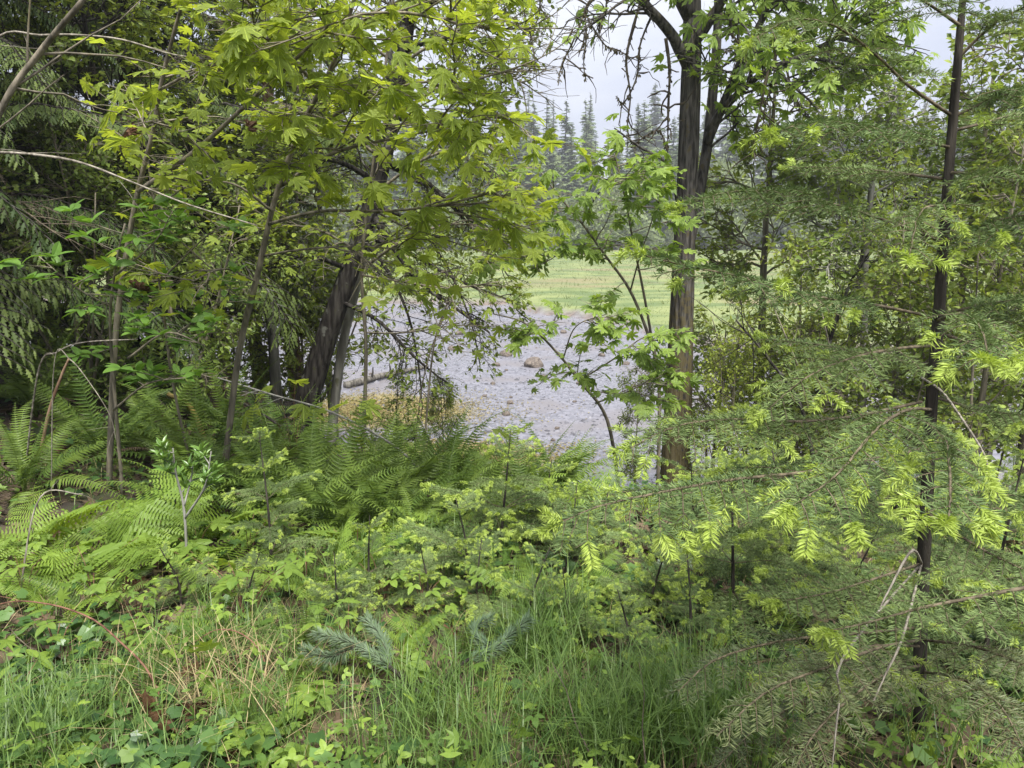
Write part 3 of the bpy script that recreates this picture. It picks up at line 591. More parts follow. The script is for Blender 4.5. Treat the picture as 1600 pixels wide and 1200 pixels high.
# ------------------------------------------------------------------ leaning tree, left of the view to the water
def flat_window(p):
    px, py, dep = proj(p); return ~((px > 540) & (px < 800) & (py > 440) & (py < 680) & (np.sin(p[:, 0] * 47 + p[:, 2] * 81 + p[:, 1] * 33) > -.1))
def leaning_tree():
    rng = np.random.default_rng(51); pl = Plant(rng); Y = 9.8
    base = P(462, 668, Y); base[2] = gz(base[0], base[1]) - .15
    c = pl.limb([base, P(484, 610, Y), P(516, 510, Y), P(556, 395, Y), P(590, 285, Y), P(622, 140, Y), P(640, 0, Y), P(655, -200, Y), P(665, -500, Y)], .16, .055, 44, 90, .004, .08)
    for a in np.linspace(0.4, 6.6, 6)[:-1]:
        d = np.array((math.cos(a), math.sin(a), 0)); q = base + d * .55; q[2] = gz(q[0], q[1]) - .08; pl.limb([base + d * .08 + (0, 0, .45), base + d * .2 + (0, 0, .18), q], .07, .03, 7, 7)
    L1 = pl.limb([P(585, 340, Y), P(625, 400, Y - .4), P(660, 445, Y - .6), P(710, 480, Y - .7), P(765, 520, Y - .8)], .05, .012, 6, 16, .06)
    L2 = pl.limb([P(575, 370, Y), P(640, 395, Y - .5), P(720, 440, Y - .7), P(800, 470, Y - .8)], .035, .01, 5, 14, .06)
    L3 = pl.limb([P(600, 250, Y), P(660, 280, Y - .4), P(720, 330, Y - .5), P(775, 380, Y - .6)], .04, .01, 5, 14, .06)
    L4 = pl.limb([P(612, 180, Y), P(670, 200, Y - .4), P(730, 235, Y - .5), P(770, 280, Y - .6)], .04, .01, 5, 14, .06)
    L5 = pl.limb([P(628, 80, Y), P(690, 60, Y - .4), P(750, 75, Y - .5), P(800, 110, Y - .6)], .04, .01, 5, 14, .06)
    L6 = pl.limb([P(632, 40, Y), P(700, -10, Y - .4), P(770, -20, Y - .5), P(835, 10, Y - .6)], .04, .01, 5, 14, .06)
    L7 = pl.limb([P(545, 420, Y), P(480, 400, Y - .5), P(400, 420, Y - .8)], .04, .01, 5, 12, .06)
    L8 = pl.limb([P(590, 285, Y), P(520, 250, Y - .5), P(430, 260, Y - .8)], .045, .01, 5, 12, .06)
    L9 = pl.limb([P(530, 470, Y), P(590, 500, Y - .5), P(650, 560, Y - .7), P(700, 600, Y - .7)], .035, .008, 5, 12, .06)
    LX = [pl.limb(PP(q_, Y, Y - .7), .028, .007, 5, 14, .06) for q_ in ([(565, 370), (610, 430), (640, 500), (655, 580), (660, 640)], [(580, 320), (650, 350), (700, 420), (735, 500), (750, 570)], [(600, 255), (680, 300), (750, 370), (800, 440)])]
    for l_ in LX: pl.twigs(l_, .15, 1, 14, .6, .006, 1, .85, (0, 0, -.3), .13, .036, .25)
    for l_, k in ((L1, 13), (L2, 11), (L3, 13), (L4, 13), (L5, 13), (L6, 12), (L7, 10), (L8, 12), (L9, 11)): pl.twigs(l_, .15, 1, k * 2, .75, .007, 1, .85, (0, 0, -.35), .13, .036, .25)
    pl.twigs(c, .42, 1, 34, 1.5, .016, 1, 1.0, (0, 0, -.1), .13, .045, .2)
    finish(pl, 'leaning_alder_tree', 'dark leaning tree trunk with fine yellow green leaves between ferns and water', 'tree', base, M['bark_dark'], M['alder'], [SMALL6, SMALL], .075, .35, .6, tint=.55, keep=flat_window)
    # slim grey partner stem just behind it
    pl = Plant(rng); b = P(512, 655, Y + .5); b[2] = gz(b[0], b[1]) - .1
    c = pl.limb([b, P(530, 570, Y + .5), P(556, 450, Y + .5), P(575, 380, Y + .5), P(600, 250, Y + .6), P(610, 100, Y + .6), P(612, -60, Y + .6)], .075, .03, 9, 26, .04)
    pl.twigs(c, .4, 1, 22, .9, .012, 1, 1.0, (0, 0, -.2), .13, .06, .2)
    finish(pl, 'slim_alder_tree', 'slim grey speckled trunk close behind the dark leaning tree', 'tree', b, M['bark_grey'], M['alder'], [SMALL6, SMALL], .07, .3, .6, keep=flat_window)
leaning_tree()

# ------------------------------------------------------------------ vine maples over the left half
def sky_window(p):
    px, py, dep = proj(p); return ~((px > 770 + 60 * (py < 95)) & (px < 1010) & (py < 175) & (py > -400)) & ~((px > 455) & (px < 560) & (py > 400) & (py < 650) & (dep < 9.5) & (np.sin(p[:, 0] * 57 + p[:, 2] * 91) > -.6)) & ~((px > 590) & (px < 800) & (py > 455) & (py < 690) & (np.sin(p[:, 0] * 47 + p[:, 2] * 81) > -.4) & (p[:, 0] < -.05))
def vine_maple(seed, name, label, stems, tw, size, nbig, leafm, leaff, big, barkm='bark_stem', droop=.28, leafstep=.13, sub=1, tint=.55, Ln=.9, tpl=None, flat=.55):
    rng = np.random.default_rng(seed); pl = Plant(rng); base = None
    for (pts, r0, r1, lo, k) in stems:
        pts = PP(pts, 5)
        if base is None: base = pts[0].copy(); base[2] = gz(base[0], base[1]) - .08; pts[0] = base
        c = pl.limb(pts, r0, r1, 7, len(pts) * 5, .04)
        if k: pl.twigs(c, lo, 1.0, k, Ln, .007, sub, .95, (0, 0, -.05), .10, leafstep, flat)
    finish(pl, name, label, 'maple tree', base, M[barkm], M[leaff], tpl or [MAPLE_LO, MAPLES[0]], size, droop, .38, None, big, nbig, tint=tint, keep=sky_window)
vine_maple(61, 'vine_maple_tree', 'slender maple with long slanting stem and bright leaves beside the fern bank',
    [([(338, 700, 5.4), (372, 560, 5.4), (402, 430, 5.3), (430, 310, 5.2), (470, 200, 5.0), (518, 105, 4.8), (556, -10, 4.6), (600, -150, 4.4)], .026, .010, .35, 13),
     ([(388, 480, 5.3), (330, 420, 5.2), (240, 315, 5.0), (350, 200, 4.8), (478, 78, 4.6), (560, 20, 4.4)], .004, .004, .9, 1),
     ([(440, 290, 5.2), (520, 240, 4.8), (620, 215, 4.5), (700, 200, 4.3)], .013, .005, .2, 9),
     ([(420, 350, 5.2), (500, 330, 4.9), (600, 330, 4.7), (690, 320, 4.5), (770, 300, 4.4)], .012, .005, .2, 10),
     ([(465, 215, 5.0), (560, 160, 4.6), (650, 130, 4.3), (740, 130, 4.1)], .012, .005, .2, 9),
     ([(500, 140, 4.9), (430, 60, 4.5), (380, -10, 4.2)], .012, .005, .2, 8),
     ([(540, 40, 4.7), (620, 20, 4.4), (700, 30, 4.2), (770, 20, 4.0)], .012, .005, .2, 9),
     ([(425, 330, 5.2), (370, 290, 5.0), (310, 280, 4.9)], .010, .005, .3, 4), ([(410, 400, 5.3), (470, 390, 5.0), (550, 385, 4.8), (640, 390, 4.7)], .009, .004, .4, 5), ([(400, 440, 5.3), (350, 420, 5.1), (300, 440, 5.0)], .008, .004, .3, 4)], 0, .115, 290, 'maple', 'maple_far', BIGM)
vine_maple(62, 'vine_maple_tree', 'thin upright maple stem with sparse leaves in front of the dark conifers',
    [([(160, 705, 5.0), (178, 560, 5.0), (192, 430, 5.0), (215, 300, 4.9), (238, 210, 4.8), (252, 130, 4.7), (272, 50, 4.6), (295, -30, 4.5)], .022, .009, .5, 5),
     ([(215, 300, 4.9), (300, 240, 4.7), (400, 150, 4.5), (480, 75, 4.3), (540, 10, 4.1)], .016, .006, .35, 8),
     ([(250, 140, 4.7), (310, 110, 4.5), (400, 80, 4.3), (470, 30, 4.1)], .010, .004, .3, 7),
     ([(222, 270, 4.9), (190, 240, 4.6), (200, 200, 4.5), (260, 185, 4.3)], .006, .003, .3, 3)], 0, .112, 190, 'maple', 'maple_far', BIGM)
vine_maple(63, 'vine_maple_tree', 'leafy maple filling the gap behind the slanting maple stem',
    [([(560, 690, 7.6), (572, 560, 7.5), (565, 420, 7.4), (580, 280, 7.2), (600, 120, 7.0), (620, -40, 6.8)], .022, .009, .3, 12),
     ([(566, 420, 7.4), (640, 370, 7.0), (720, 350, 6.8), (800, 370, 6.6)], .016, .006, .2, 9),
     ([(575, 310, 7.2), (660, 250, 6.9), (740, 225, 6.7), (790, 230, 6.6)], .016, .006, .2, 10),
     ([(590, 200, 7.1), (680, 140, 6.8), (760, 110, 6.6), (820, 130, 6.5)], .016, .006, .2, 10),
     ([(600, 120, 7.0), (690, 60, 6.7), (770, 30, 6.5), (830, 50, 6.4)], .016, .006, .2, 9),
     ([(570, 400, 7.4), (500, 360, 7.0), (430, 350, 6.8)], .014, .006, .2, 8),
     ([(585, 240, 7.2), (520, 190, 6.9), (450, 170, 6.7)], .014, .006, .2, 8),
     ([(605, 90, 7.0), (540, 40, 6.7), (470, 10, 6.5)], .014, .006, .2, 8), ([(566, 430, 7.4), (630, 440, 7.0), (700, 450, 6.8), (780, 440, 6.6)], .012, .005, .25, 7), ([(570, 520, 7.5), (630, 520, 7.2), (700, 510, 7.0)], .010, .005, .3, 5)], 0, .096, 260, 'maple', 'maple_far', BIGM, tint=.6, Ln=.8)
# young maples right of the view to the water
vine_maple(64, 'young_maple_tree', 'young maple leaning towards the water just beside the big brown trunk',
    [([(975, 700, 8.0), (950, 660, 7.9), (905, 595, 7.7), (865, 545, 7.5), (820, 505, 7.3), (770, 490, 7.2)], .022, .006, .3, 10),
     ([(905, 595, 7.7), (960, 560, 7.4), (1000, 530, 7.2), (1030, 520, 7.1)], .010, .004, .2, 7),
     ([(930, 630, 7.8), (985, 610, 7.5), (1020, 590, 7.3)], .010, .004, .2, 6),
     ([(880, 560, 7.6), (900, 510, 7.3), (950, 490, 7.1)], .008, .004, .2, 6)], 0, .125, 170, 'maple_cool', 'maple_cool_far', BIGC, tint=.5, Ln=.6, flat=.75, droop=.3)
vine_maple(65, 'young_maple_tree', 'young maple with two thin stems arching above the pale marsh',
    [([(1032, 690, 8.6), (1030, 600, 8.5), (1015, 530, 8.4), (985, 455, 8.2), (950, 405, 8.0), (910, 350, 7.8), (868, 300, 7.6), (840, 262, 7.5)], .024, .006, .45, 11),
     ([(1028, 590, 8.5), (1010, 480, 8.3), (990, 380, 8.1), (975, 300, 7.9), (960, 240, 7.8)], .018, .006, .4, 10),
     ([(985, 455, 8.2), (1000, 400, 7.9), (1020, 340, 7.7), (1030, 290, 7.6)], .010, .004, .2, 8),
     ([(950, 405, 8.0), (900, 395, 7.7), (850, 400, 7.5), (790, 400, 7.4)], .010, .004, .2, 8),
     ([(910, 350, 7.8), (930, 310, 7.6), (960, 280, 7.4), (1010, 270, 7.3)], .009, .004, .2, 8)], 0, .13, 260, 'maple_cool', 'maple_cool_far', BIGC, tint=.55, Ln=.7, flat=.75, droop=.3)

# ------------------------------------------------------------------ small leaved trees along the bank on the right
def tree_proto(seed, h, r, lo, k, Ln, leaf, step):
    rng = np.random.default_rng(seed); pl = Plant(rng)
    c = pl.limb([(0, 0, 0), (rng.normal(0, .08), 0, h * .3), (rng.normal(0, .15), rng.normal(0, .15), h * .65), (.1, 0, h)], r, r * .2, 9, 22, .05)
    if lo < .15:
        for _ in range(4):
            d = np.array((rng.normal(0, .35), rng.normal(0, .35), .9)); q = pl.limb([(0, 0, 0), d * h * .35, d * h * .7 + (0, 0, h * .1)], r * .6, r * .15, 6, 12, .05); pl.twigs(q, .15, 1.0, k // 3, Ln * .8, r * .16, 2, 1.0, (0, 0, .05), .15, step, .1)
    pl.twigs(c, lo, 1.0, k, Ln, r * .2, 2, 1.0, (0, 0, .05), .15, step, .1)
    pos = np.array(pl.pos); n = len(pos); g = Geo(); Rm = leaf_frames(rng, np.array(pl.dir), .2, .7); sz = leaf * rng.uniform(.5, 1.3, n); ti = np.clip(rng.normal(.5, .25, n), 0, 1)
    for j, tp in enumerate((SMALL6, SMALL, SMALL)): stamp(g, tp, pos[j::3], Rm[j::3], sz[j::3], ti[j::3])
    tm = {b_: pl.wood.mesh('trunk', M[b_], smooth=True) for b_ in ('bark_stem',)}; cm = {'alder': g.mesh('crown', M['alder'])}
    for b_ in ('bark_dark', 'bark_grey'): q = tm['bark_stem'].copy(); q.name = 'trunk'; q.materials[0] = M[b_]; tm[b_] = q
    q = cm['alder'].copy(); q.name = 'crown'; q.materials[0] = M['willow']; cm['willow'] = q
    return h, tm, cm
PT = {'tall': tree_proto(71, 5.2, .08, .2, 30, 1.35, .085, .036), 'tall2': tree_proto(72, 5.2, .07, .3, 28, 1.5, .085, .036), 'low': tree_proto(73, 3.0, .04, .1, 24, .95, .075, .034), 'low2': tree_proto(74, 3.0, .04, .08, 22, 1.05, .075, .036)}
_bk = [0]
def bank_tree(px, Y, h, label, proto, mat, bark, wide=1.0):
    x = (px - 800) / FPX * Y * 1.02; h0, tm, cm = PT[proto]; _bk[0] += 1.7; q = h / h0
    o = thing('small_leaved_tree', label, 'tree', (x, Y, gz(x, Y) - .1), None, _bk[0]); o.scale = (wide * q ** .5, wide * q ** .5, q); obj('trunk', tm[bark], o); c = obj('crown', cm[mat], o); c['kind'] = 'stuff'
for q_ in [(1345, 9.0, 5.5, 'small leaved tree with thin grey trunk behind the young fir', 'tall2', 'willow', 'bark_grey'), (1190, 10.5, 6.4, 'leafy green shrub tree growing just past the big maple', 'tall', 'alder', 'bark_stem'),
           (1480, 9.0, 5.6, 'tall leafy shrub tree directly behind the young fir stem', 'tall', 'willow', 'bark_stem'), (1620, 8.0, 5.5, 'dense leafy tree beyond the lower boughs of the young fir', 'tall2', 'alder', 'bark_stem'),
           (1270, 12.2, 4.2, 'bright shrub at the water edge between maple and fir', 'low', 'alder', 'bark_stem'), (1560, 12.0, 6.5, 'tall pale green tree at the water edge behind the dense leafy tree', 'tall', 'willow', 'bark_grey'),
           (1120, 11.5, 3.2, 'small shrub rooted below the big maple next to the water', 'low2', 'willow', 'bark_stem'), (1235, 8.6, 3.3, 'many stemmed leafy shrub in front of the bright water edge shrub', 'low', 'alder', 'bark_stem', .8),
           (1400, 7.6, 3.2, 'many stemmed leafy shrub at the foot of the grey trunk', 'low2', 'alder', 'bark_stem', .8), (1545, 7.0, 3.6, 'bushy shrub filling the space beside the dense leafy tree', 'low', 'alder', 'bark_stem', .9),
           (1320, 10.6, 6.2, 'yellowish leafy tree behind the grey trunk', 'tall', 'alder', 'bark_dark'), (1155, 8.9, 2.5, 'low sparse shrub against the big maple trunk', 'low2', 'alder', 'bark_stem', .6),
           (690, 10.6, 2.2, 'thin sapling with tiny leaves standing at the edge of the flat', 'tall2', 'alder', 'bark_stem', .35), (620, 9.5, 1.7, 'low olive shrub under the leaning tree at the bank edge', 'low', 'willow', 'bark_dark', .7), (1000, 10.0, 2.2, 'small shrub with pale leaves standing between two young maples', 'tall2', 'alder', 'bark_stem', .4),
           (330, 9.5, 5.2, 'thin leafy understorey tree behind the slanting maple stem', 'tall', 'alder', 'bark_dark'), (200, 8.0, 4.6, 'leafy understorey tree among the dark conifer boughs', 'tall2', 'alder', 'bark_dark'),
           (430, 11.0, 6.5, 'taller leafy tree behind the dark leaning trunk', 'tall', 'alder', 'bark_grey'), (520, 12.5, 7.0, 'airy leafy tree at the outer edge of the wood by the flat', 'tall2', 'alder', 'bark_grey'),
           (270, 7.4, 3.0, 'twiggy leafy shrub standing behind the oval leaved shrubs', 'low', 'willow', 'bark_stem', .8), (360, 11.0, 3.2, 'twiggy shrub between slanting maple and leaning trunk', 'low2', 'alder', 'bark_stem', .8), (470, 12.0, 4.6, 'leafy shrub screening the flat behind the leaning trunk', 'low', 'alder', 'bark_stem'),
           (500, 12.0, 3.0, 'loose leafy shrub on the outer edge of the bank by the log', 'tall2', 'alder', 'bark_stem', .5), (350, 12.0, 5.0, 'leafy tree in the shaded middle of the wood', 'tall', 'willow', 'bark_dark'), (130, 7.0, 2.8, 'shaded leafy shrub below the dark conifers', 'low2', 'willow', 'bark_stem', .8)]: bank_tree(*q_)

# ------------------------------------------------------------------ conifers on the left (hemlock and cedar)
SPRAY = (np.array([(0, 0, 0), (.10, .16, -.01), (.05, .2, 0), (.17, .36, -.03), (.06, .42, 0), (.15, .6, -.06), (.04, .65, -.03), (.09, .82, -.1), (0, 1, -.14), (-.09, .82, -.1), (-.04, .65, -.03), (-.15, .6, -.06), (-.06, .42, 0), (-.17, .36, -.03), (-.05, .2, 0), (-.10, .16, -.01)]),
         np.array([(0, 1, 2), (0, 2, 14), (0, 14, 15), (2, 3, 4), (2, 4, 14), (4, 12, 14), (14, 12, 13), (4, 5, 6), (4, 6, 12), (6, 10, 12), (12, 10, 11), (6, 7, 8), (6, 8, 10), (10, 8, 9)]))
def bough_mesh(seed, mat, Ln=2.2, n_lat=26, hang=.5, sp=.26):
    rng = np.random.default_rng(seed); g = Geo()
    ax = np.array([(0, Ln * u, Ln * (.10 * u - hang * .62 * u * u)) for u in np.linspace(0, 1, 12)]) + rng.normal(0, .012, (12, 3))
    tube(g, ax, np.linspace(.022, .004, 12), 5, 0)
    pos, d, s = [], [], []
    for i in range(n_lat):
        f = .12 + .88 * i / n_lat; k = min(10, int(f * 11)); p = ax[k] + (ax[k + 1] - ax[k]) * (f * 11 - k); sd = 1 if i % 2 else -1
        l_ = Ln * .36 * (1 - .75 * f) * rng.uniform(.7, 1.2) + .12
        q = wander(rng, p, (sd * .85, .6, -.15), l_, 4, .08, (0, 0, -hang)); tube(g, q, np.linspace(.007, .002, 5), 3, 0)
        m = max(3, int(l_ / .036))
        for a in range(m):
            u = (a + .5) / m * 4; j = min(3, int(u)); pos.append(q[j] + (q[j + 1] - q[j]) * (u - j)); t = nrm(q[j + 1] - q[j]); s2 = 1 if a % 2 else -1
            d.append(nrm(t * .7 + np.cross(t, (0, 0, 1)) * s2 * .75 + (0, 0, -.25 - hang * .5))); s.append(sp * rng.uniform(.6, 1.15) * (1 - .4 * a / m))
    pos, d, s = map(np.array, (pos, d, s)); stamp(g, SPRAY, pos, frames(d, np.array((0, 0, 1.)) + rng.normal(0, .25, pos.shape)), s, np.clip(rng.normal(.45, .25, len(pos)), 0, 1), 1)
    return g.mesh('bough', [M['bark_dark'], mat], smooth=(True, False))
HEM = [bough_mesh(100 + i, M['hemlock'], 2.2, 44, h, .17) for i, h in enumerate((.35, .5, .65, .8))]
CED = [bough_mesh(110 + i, M['cedar'], 2.2, 34, h, .24) for i, h in enumerate((.7, .9, 1.1))]
def dead_bough(seed, Ln=2.0):
    rng = np.random.default_rng(seed); g = Geo(); q = wander(rng, (0, 0, 0), (0, 1, .05), Ln, 10, .05, (0, 0, -.35)); tube(g, q, np.linspace(.013, .003, 11), 5)
    for i in range(26):
        j = rng.integers(1, 10); a = wander(rng, q[j], (rng.choice((-1, 1)) * .8, .7, rng.normal(-.1, .2)), Ln * .3 * rng.uniform(.4, 1.2), 5, .12, (0, 0, -.4)); tube(g, a, np.linspace(.005, .0015, 6), 3)
        for _ in range(3): k = rng.integers(1, 5); b = wander(rng, a[k], nrm(a[k] - a[k - 1]) + rng.normal(0, .6, 3), Ln * .1, 3, .12, (0, 0, -.3)); tube(g, b, np.linspace(.0025, .001, 4), 3)
    return g.mesh('dead_bough', M['twig'], smooth=True)
DEADB = [dead_bough(i + 115) for i in range(3)]
def wood_conifer(seed, x, y, h, label, lib, lowest=.9, n=42, L0=1.0, r=.16, bark='bark_dark', name='hemlock_tree', group=None):
    rng = np.random.default_rng(seed); z = gz(x, y) - .1; o = thing(name, label, 'conifer', (x, y, z), group)
    g = Geo(); tube(g, spline([(0, 0, 0), (rng.normal(0, .08), 0, h * .5), (0, 0, h)], 16), np.linspace(r, r * .15, 16), 10, cap=True, rough=.04, rng=rng); obj('trunk', g.mesh('trunk', M[bark], smooth=True), o)
    a = rng.uniform(0, 6.28)
    for i in range(n):
        f = i / (n - 1); zz = lowest + (h * .97 - lowest) * f; a += 2.4 + rng.normal(0, .3); d = np.array((math.cos(a), math.sin(a), rng.normal(-.05, .12))); s = L0 * (1.05 - .8 * f) * rng.uniform(.7, 1.15)
        put('bough', lib[rng.integers(len(lib))], o, frames(d, (0, 0, 1))[0], np.array((0, 0, zz)), s)
        if lib is HEM and i % 2 == 0: a2 = rng.uniform(0, 6.28); put('dead_bough', DEADB[i % 3], o, frames((math.cos(a2), math.sin(a2), .1), (0, 0, 1))[0], np.array((0, 0, .5 + zz * .6)), s * 1.1)
wood_conifer(121, -4.6, 6.6, 7.5, 'dark drooping conifer standing closest to the fern bank', HEM, 1.3, 46, 1.0, .13)
wood_conifer(122, -6.2, 8.2, 9.5, 'dense dark cedar at the shaded end of the fern bank', CED, .7, 52, 1.15, .2, name='cedar_tree')
wood_conifer(123, -4.5, 9.4, 9.5, 'dark conifer behind the closest drooping conifer', HEM, 1.6, 50, 1.1, .17)
wood_conifer(124, -8.5, 10.5, 11, 'big shaded cedar deep in the wood', CED, 1.0, 52, 1.4, .25, name='cedar_tree')
wood_conifer(125, -3.6, 12.2, 11, 'slim red barked conifer between the leaning tree and the dark wood', HEM, 3.2, 40, .85, .15, 'bark_red')
wood_conifer(126, -6.6, 12.5, 12, 'tall shadowy conifer behind the red barked one', HEM, 2.0, 50, 1.25, .2)
wood_conifer(127, -5.2, 15.0, 10, 'conifer at the outer edge of the wood above the flat', HEM, 3.0, 40, .9, .16)
wood_conifer(128, -5.0, 4.6, 7.0, 'dark conifer whose boughs hang over the shaded fern corner', HEM, 2.1, 40, .95, .12)
wood_conifer(129, -11, 13, 12, 'massive cedar closing the back of the dark wood', CED, .8, 54, 1.6, .3, name='cedar_tree')

# ------------------------------------------------------------------ firs: needles built one by one
def needles(g, rng, segs, dens, nl, wd, tint, mat, flat=.55, fwd=.55):
    """segs: list of (p0, p1, up) shoots"""
    B, D, A, S = [], [], [], []
    for p0, p1, up in segs:
        ln = np.linalg.norm(p1 - p0); n = max(4, int(ln * dens)); ax = (p1 - p0) / max(ln, 1e-6)
        x = np.cross(ax, up); x = x / max(np.linalg.norm(x), 1e-6); z = np.cross(x, ax)
        u = (np.arange(n) + rng.uniform(0, 1, n)) / n; sd = np.where(np.arange(n) % 2, 1., -1.)
        el = rng.normal(.35, flat, n); d = ax * (fwd + rng.normal(0, .18, n))[:, None] + (x[None] * (sd * np.cos(el))[:, None] + z[None] * np.sin(el)[:, None])
        B.append(p0 + (p1 - p0) * u[:, None]); D.append(nrm(d)); A.append(np.broadcast_to(z, (n, 3))); S.append(np.full(n, 1.) * (1 - .35 * (u > .93)))
    if not B: return
    B, D, A, S = np.concatenate(B), np.concatenate(D), np.concatenate(A), np.concatenate(S); n = len(B)
    side = nrm(np.cross(D, A + rng.normal(0, .3, (n, 3)))); l_ = nl * S * rng.uniform(.75, 1.15, n)
    V = np.stack([B, B + D * (l_ * .45)[:, None] + side * wd, B + D * l_[:, None] - A * (l_ * .12)[:, None], B + D * (l_ * .45)[:, None] - side * wd], 1).reshape(-1, 3)
    i = np.arange(n) * 4; T = np.concatenate([np.stack([i, i + 1, i + 2], -1), np.stack([i, i + 2, i + 3], -1)])
    g.add(V, T, np.repeat(np.clip(rng.normal(tint, .22, n), 0, 1), 4), mat)
def fir_branch(rng, axis, n_lat, lat, tipf=.5, nl=.024, wd=.0011, dens=480, bare=.15, r=.006, hang=.25, tiplen=.055, sub=True, up=(0, 0, 1)):
    """axis: curve of the branch.  returns (wood+needles Geo, new growth Geo)"""
    g, tg = Geo(), Geo(); ax = spline(axis, 14); Ln = np.linalg.norm(np.diff(ax, axis=0), axis=1).sum(); tube(g, ax, np.linspace(r, r * .3, 14), 5, 0)
    up = np.array(up, float); segs = []; tips = []
    for i in range(14 - 1):
        if i / 13 >= max(bare, .45): segs.append((ax[i], ax[i + 1], up))
    def shoot(p, d, l_, lev, tp):
        n = 4 if lev else 3; q = wander(rng, p, d, l_, n, .05, (0, 0, -hang)); tube(g, q, np.linspace(r * .3, r * .14, n + 1), 3, 0)
        for i in range(n): segs.append((q[i], q[i + 1], up))
        if rng.uniform() < tp:
            t = nrm(q[-1] - q[-2])
            for k in range(1 if lev == 0 else rng.integers(1, 3)):
                dd = nrm(t + (rng.normal(0, .3, 3) if k == 0 else rng.normal(0, .75, 3) * (1, 1, .5)) + (0, 0, -.12)); e = q[-1] + dd * tiplen * rng.uniform(.6, 1.15)
                md = (q[-1] + e) / 2 + (0, 0, .006); tips.append((q[-1], md, up)); tips.append((md, e, up))
        return q
    for i in range(n_lat):
        f = bare + (1 - bare) * (i + rng.uniform(0, .7)) / n_lat; k = min(12, int(f * 13)); p = ax[k] + (ax[k + 1] - ax[k]) * (f * 13 - k); t = nrm(ax[k + 1] - ax[k]); x = nrm(np.cross(t, up)); sd = 1 if i % 2 else -1
        l_ = lat * (1.0 - .72 * f) * rng.uniform(.6, 1.15) * min(1, .45 + f * 2)
        q = shoot(p, t * .62 + x * sd * .8 + (0, 0, rng.normal(-.02, .12)), l_, 1, tipf)
        if sub and l_ > .1:
            for a in range(int(l_ / .05)):
                u = rng.uniform(.2, .9) * 4; j = min(3, int(u)); t2 = nrm(q[j + 1] - q[j]); x2 = nrm(np.cross(t2, up)); shoot(q[j] + (q[j + 1] - q[j]) * (u - j), t2 * .65 + x2 * (1 if a % 2 else -1) * .75, l_ * rng.uniform(.25, .5), 0, tipf * .6)
    t = nrm(ax[-1] - ax[-2])
    if tipf > .05:
        for k in range(3): dd = nrm(t + rng.normal(0, .35 * (k > 0), 3)); tips.append((ax[-1], ax[-1] + dd * tiplen * 1.1, up))
    needles(g, rng, segs, dens, nl, wd, .45, 1); tg.tips = tips; needles(tg, rng, tips, dens * 1.5, nl * .95, wd * 1.35, .55, 0, .6, .75)
    return g, tg
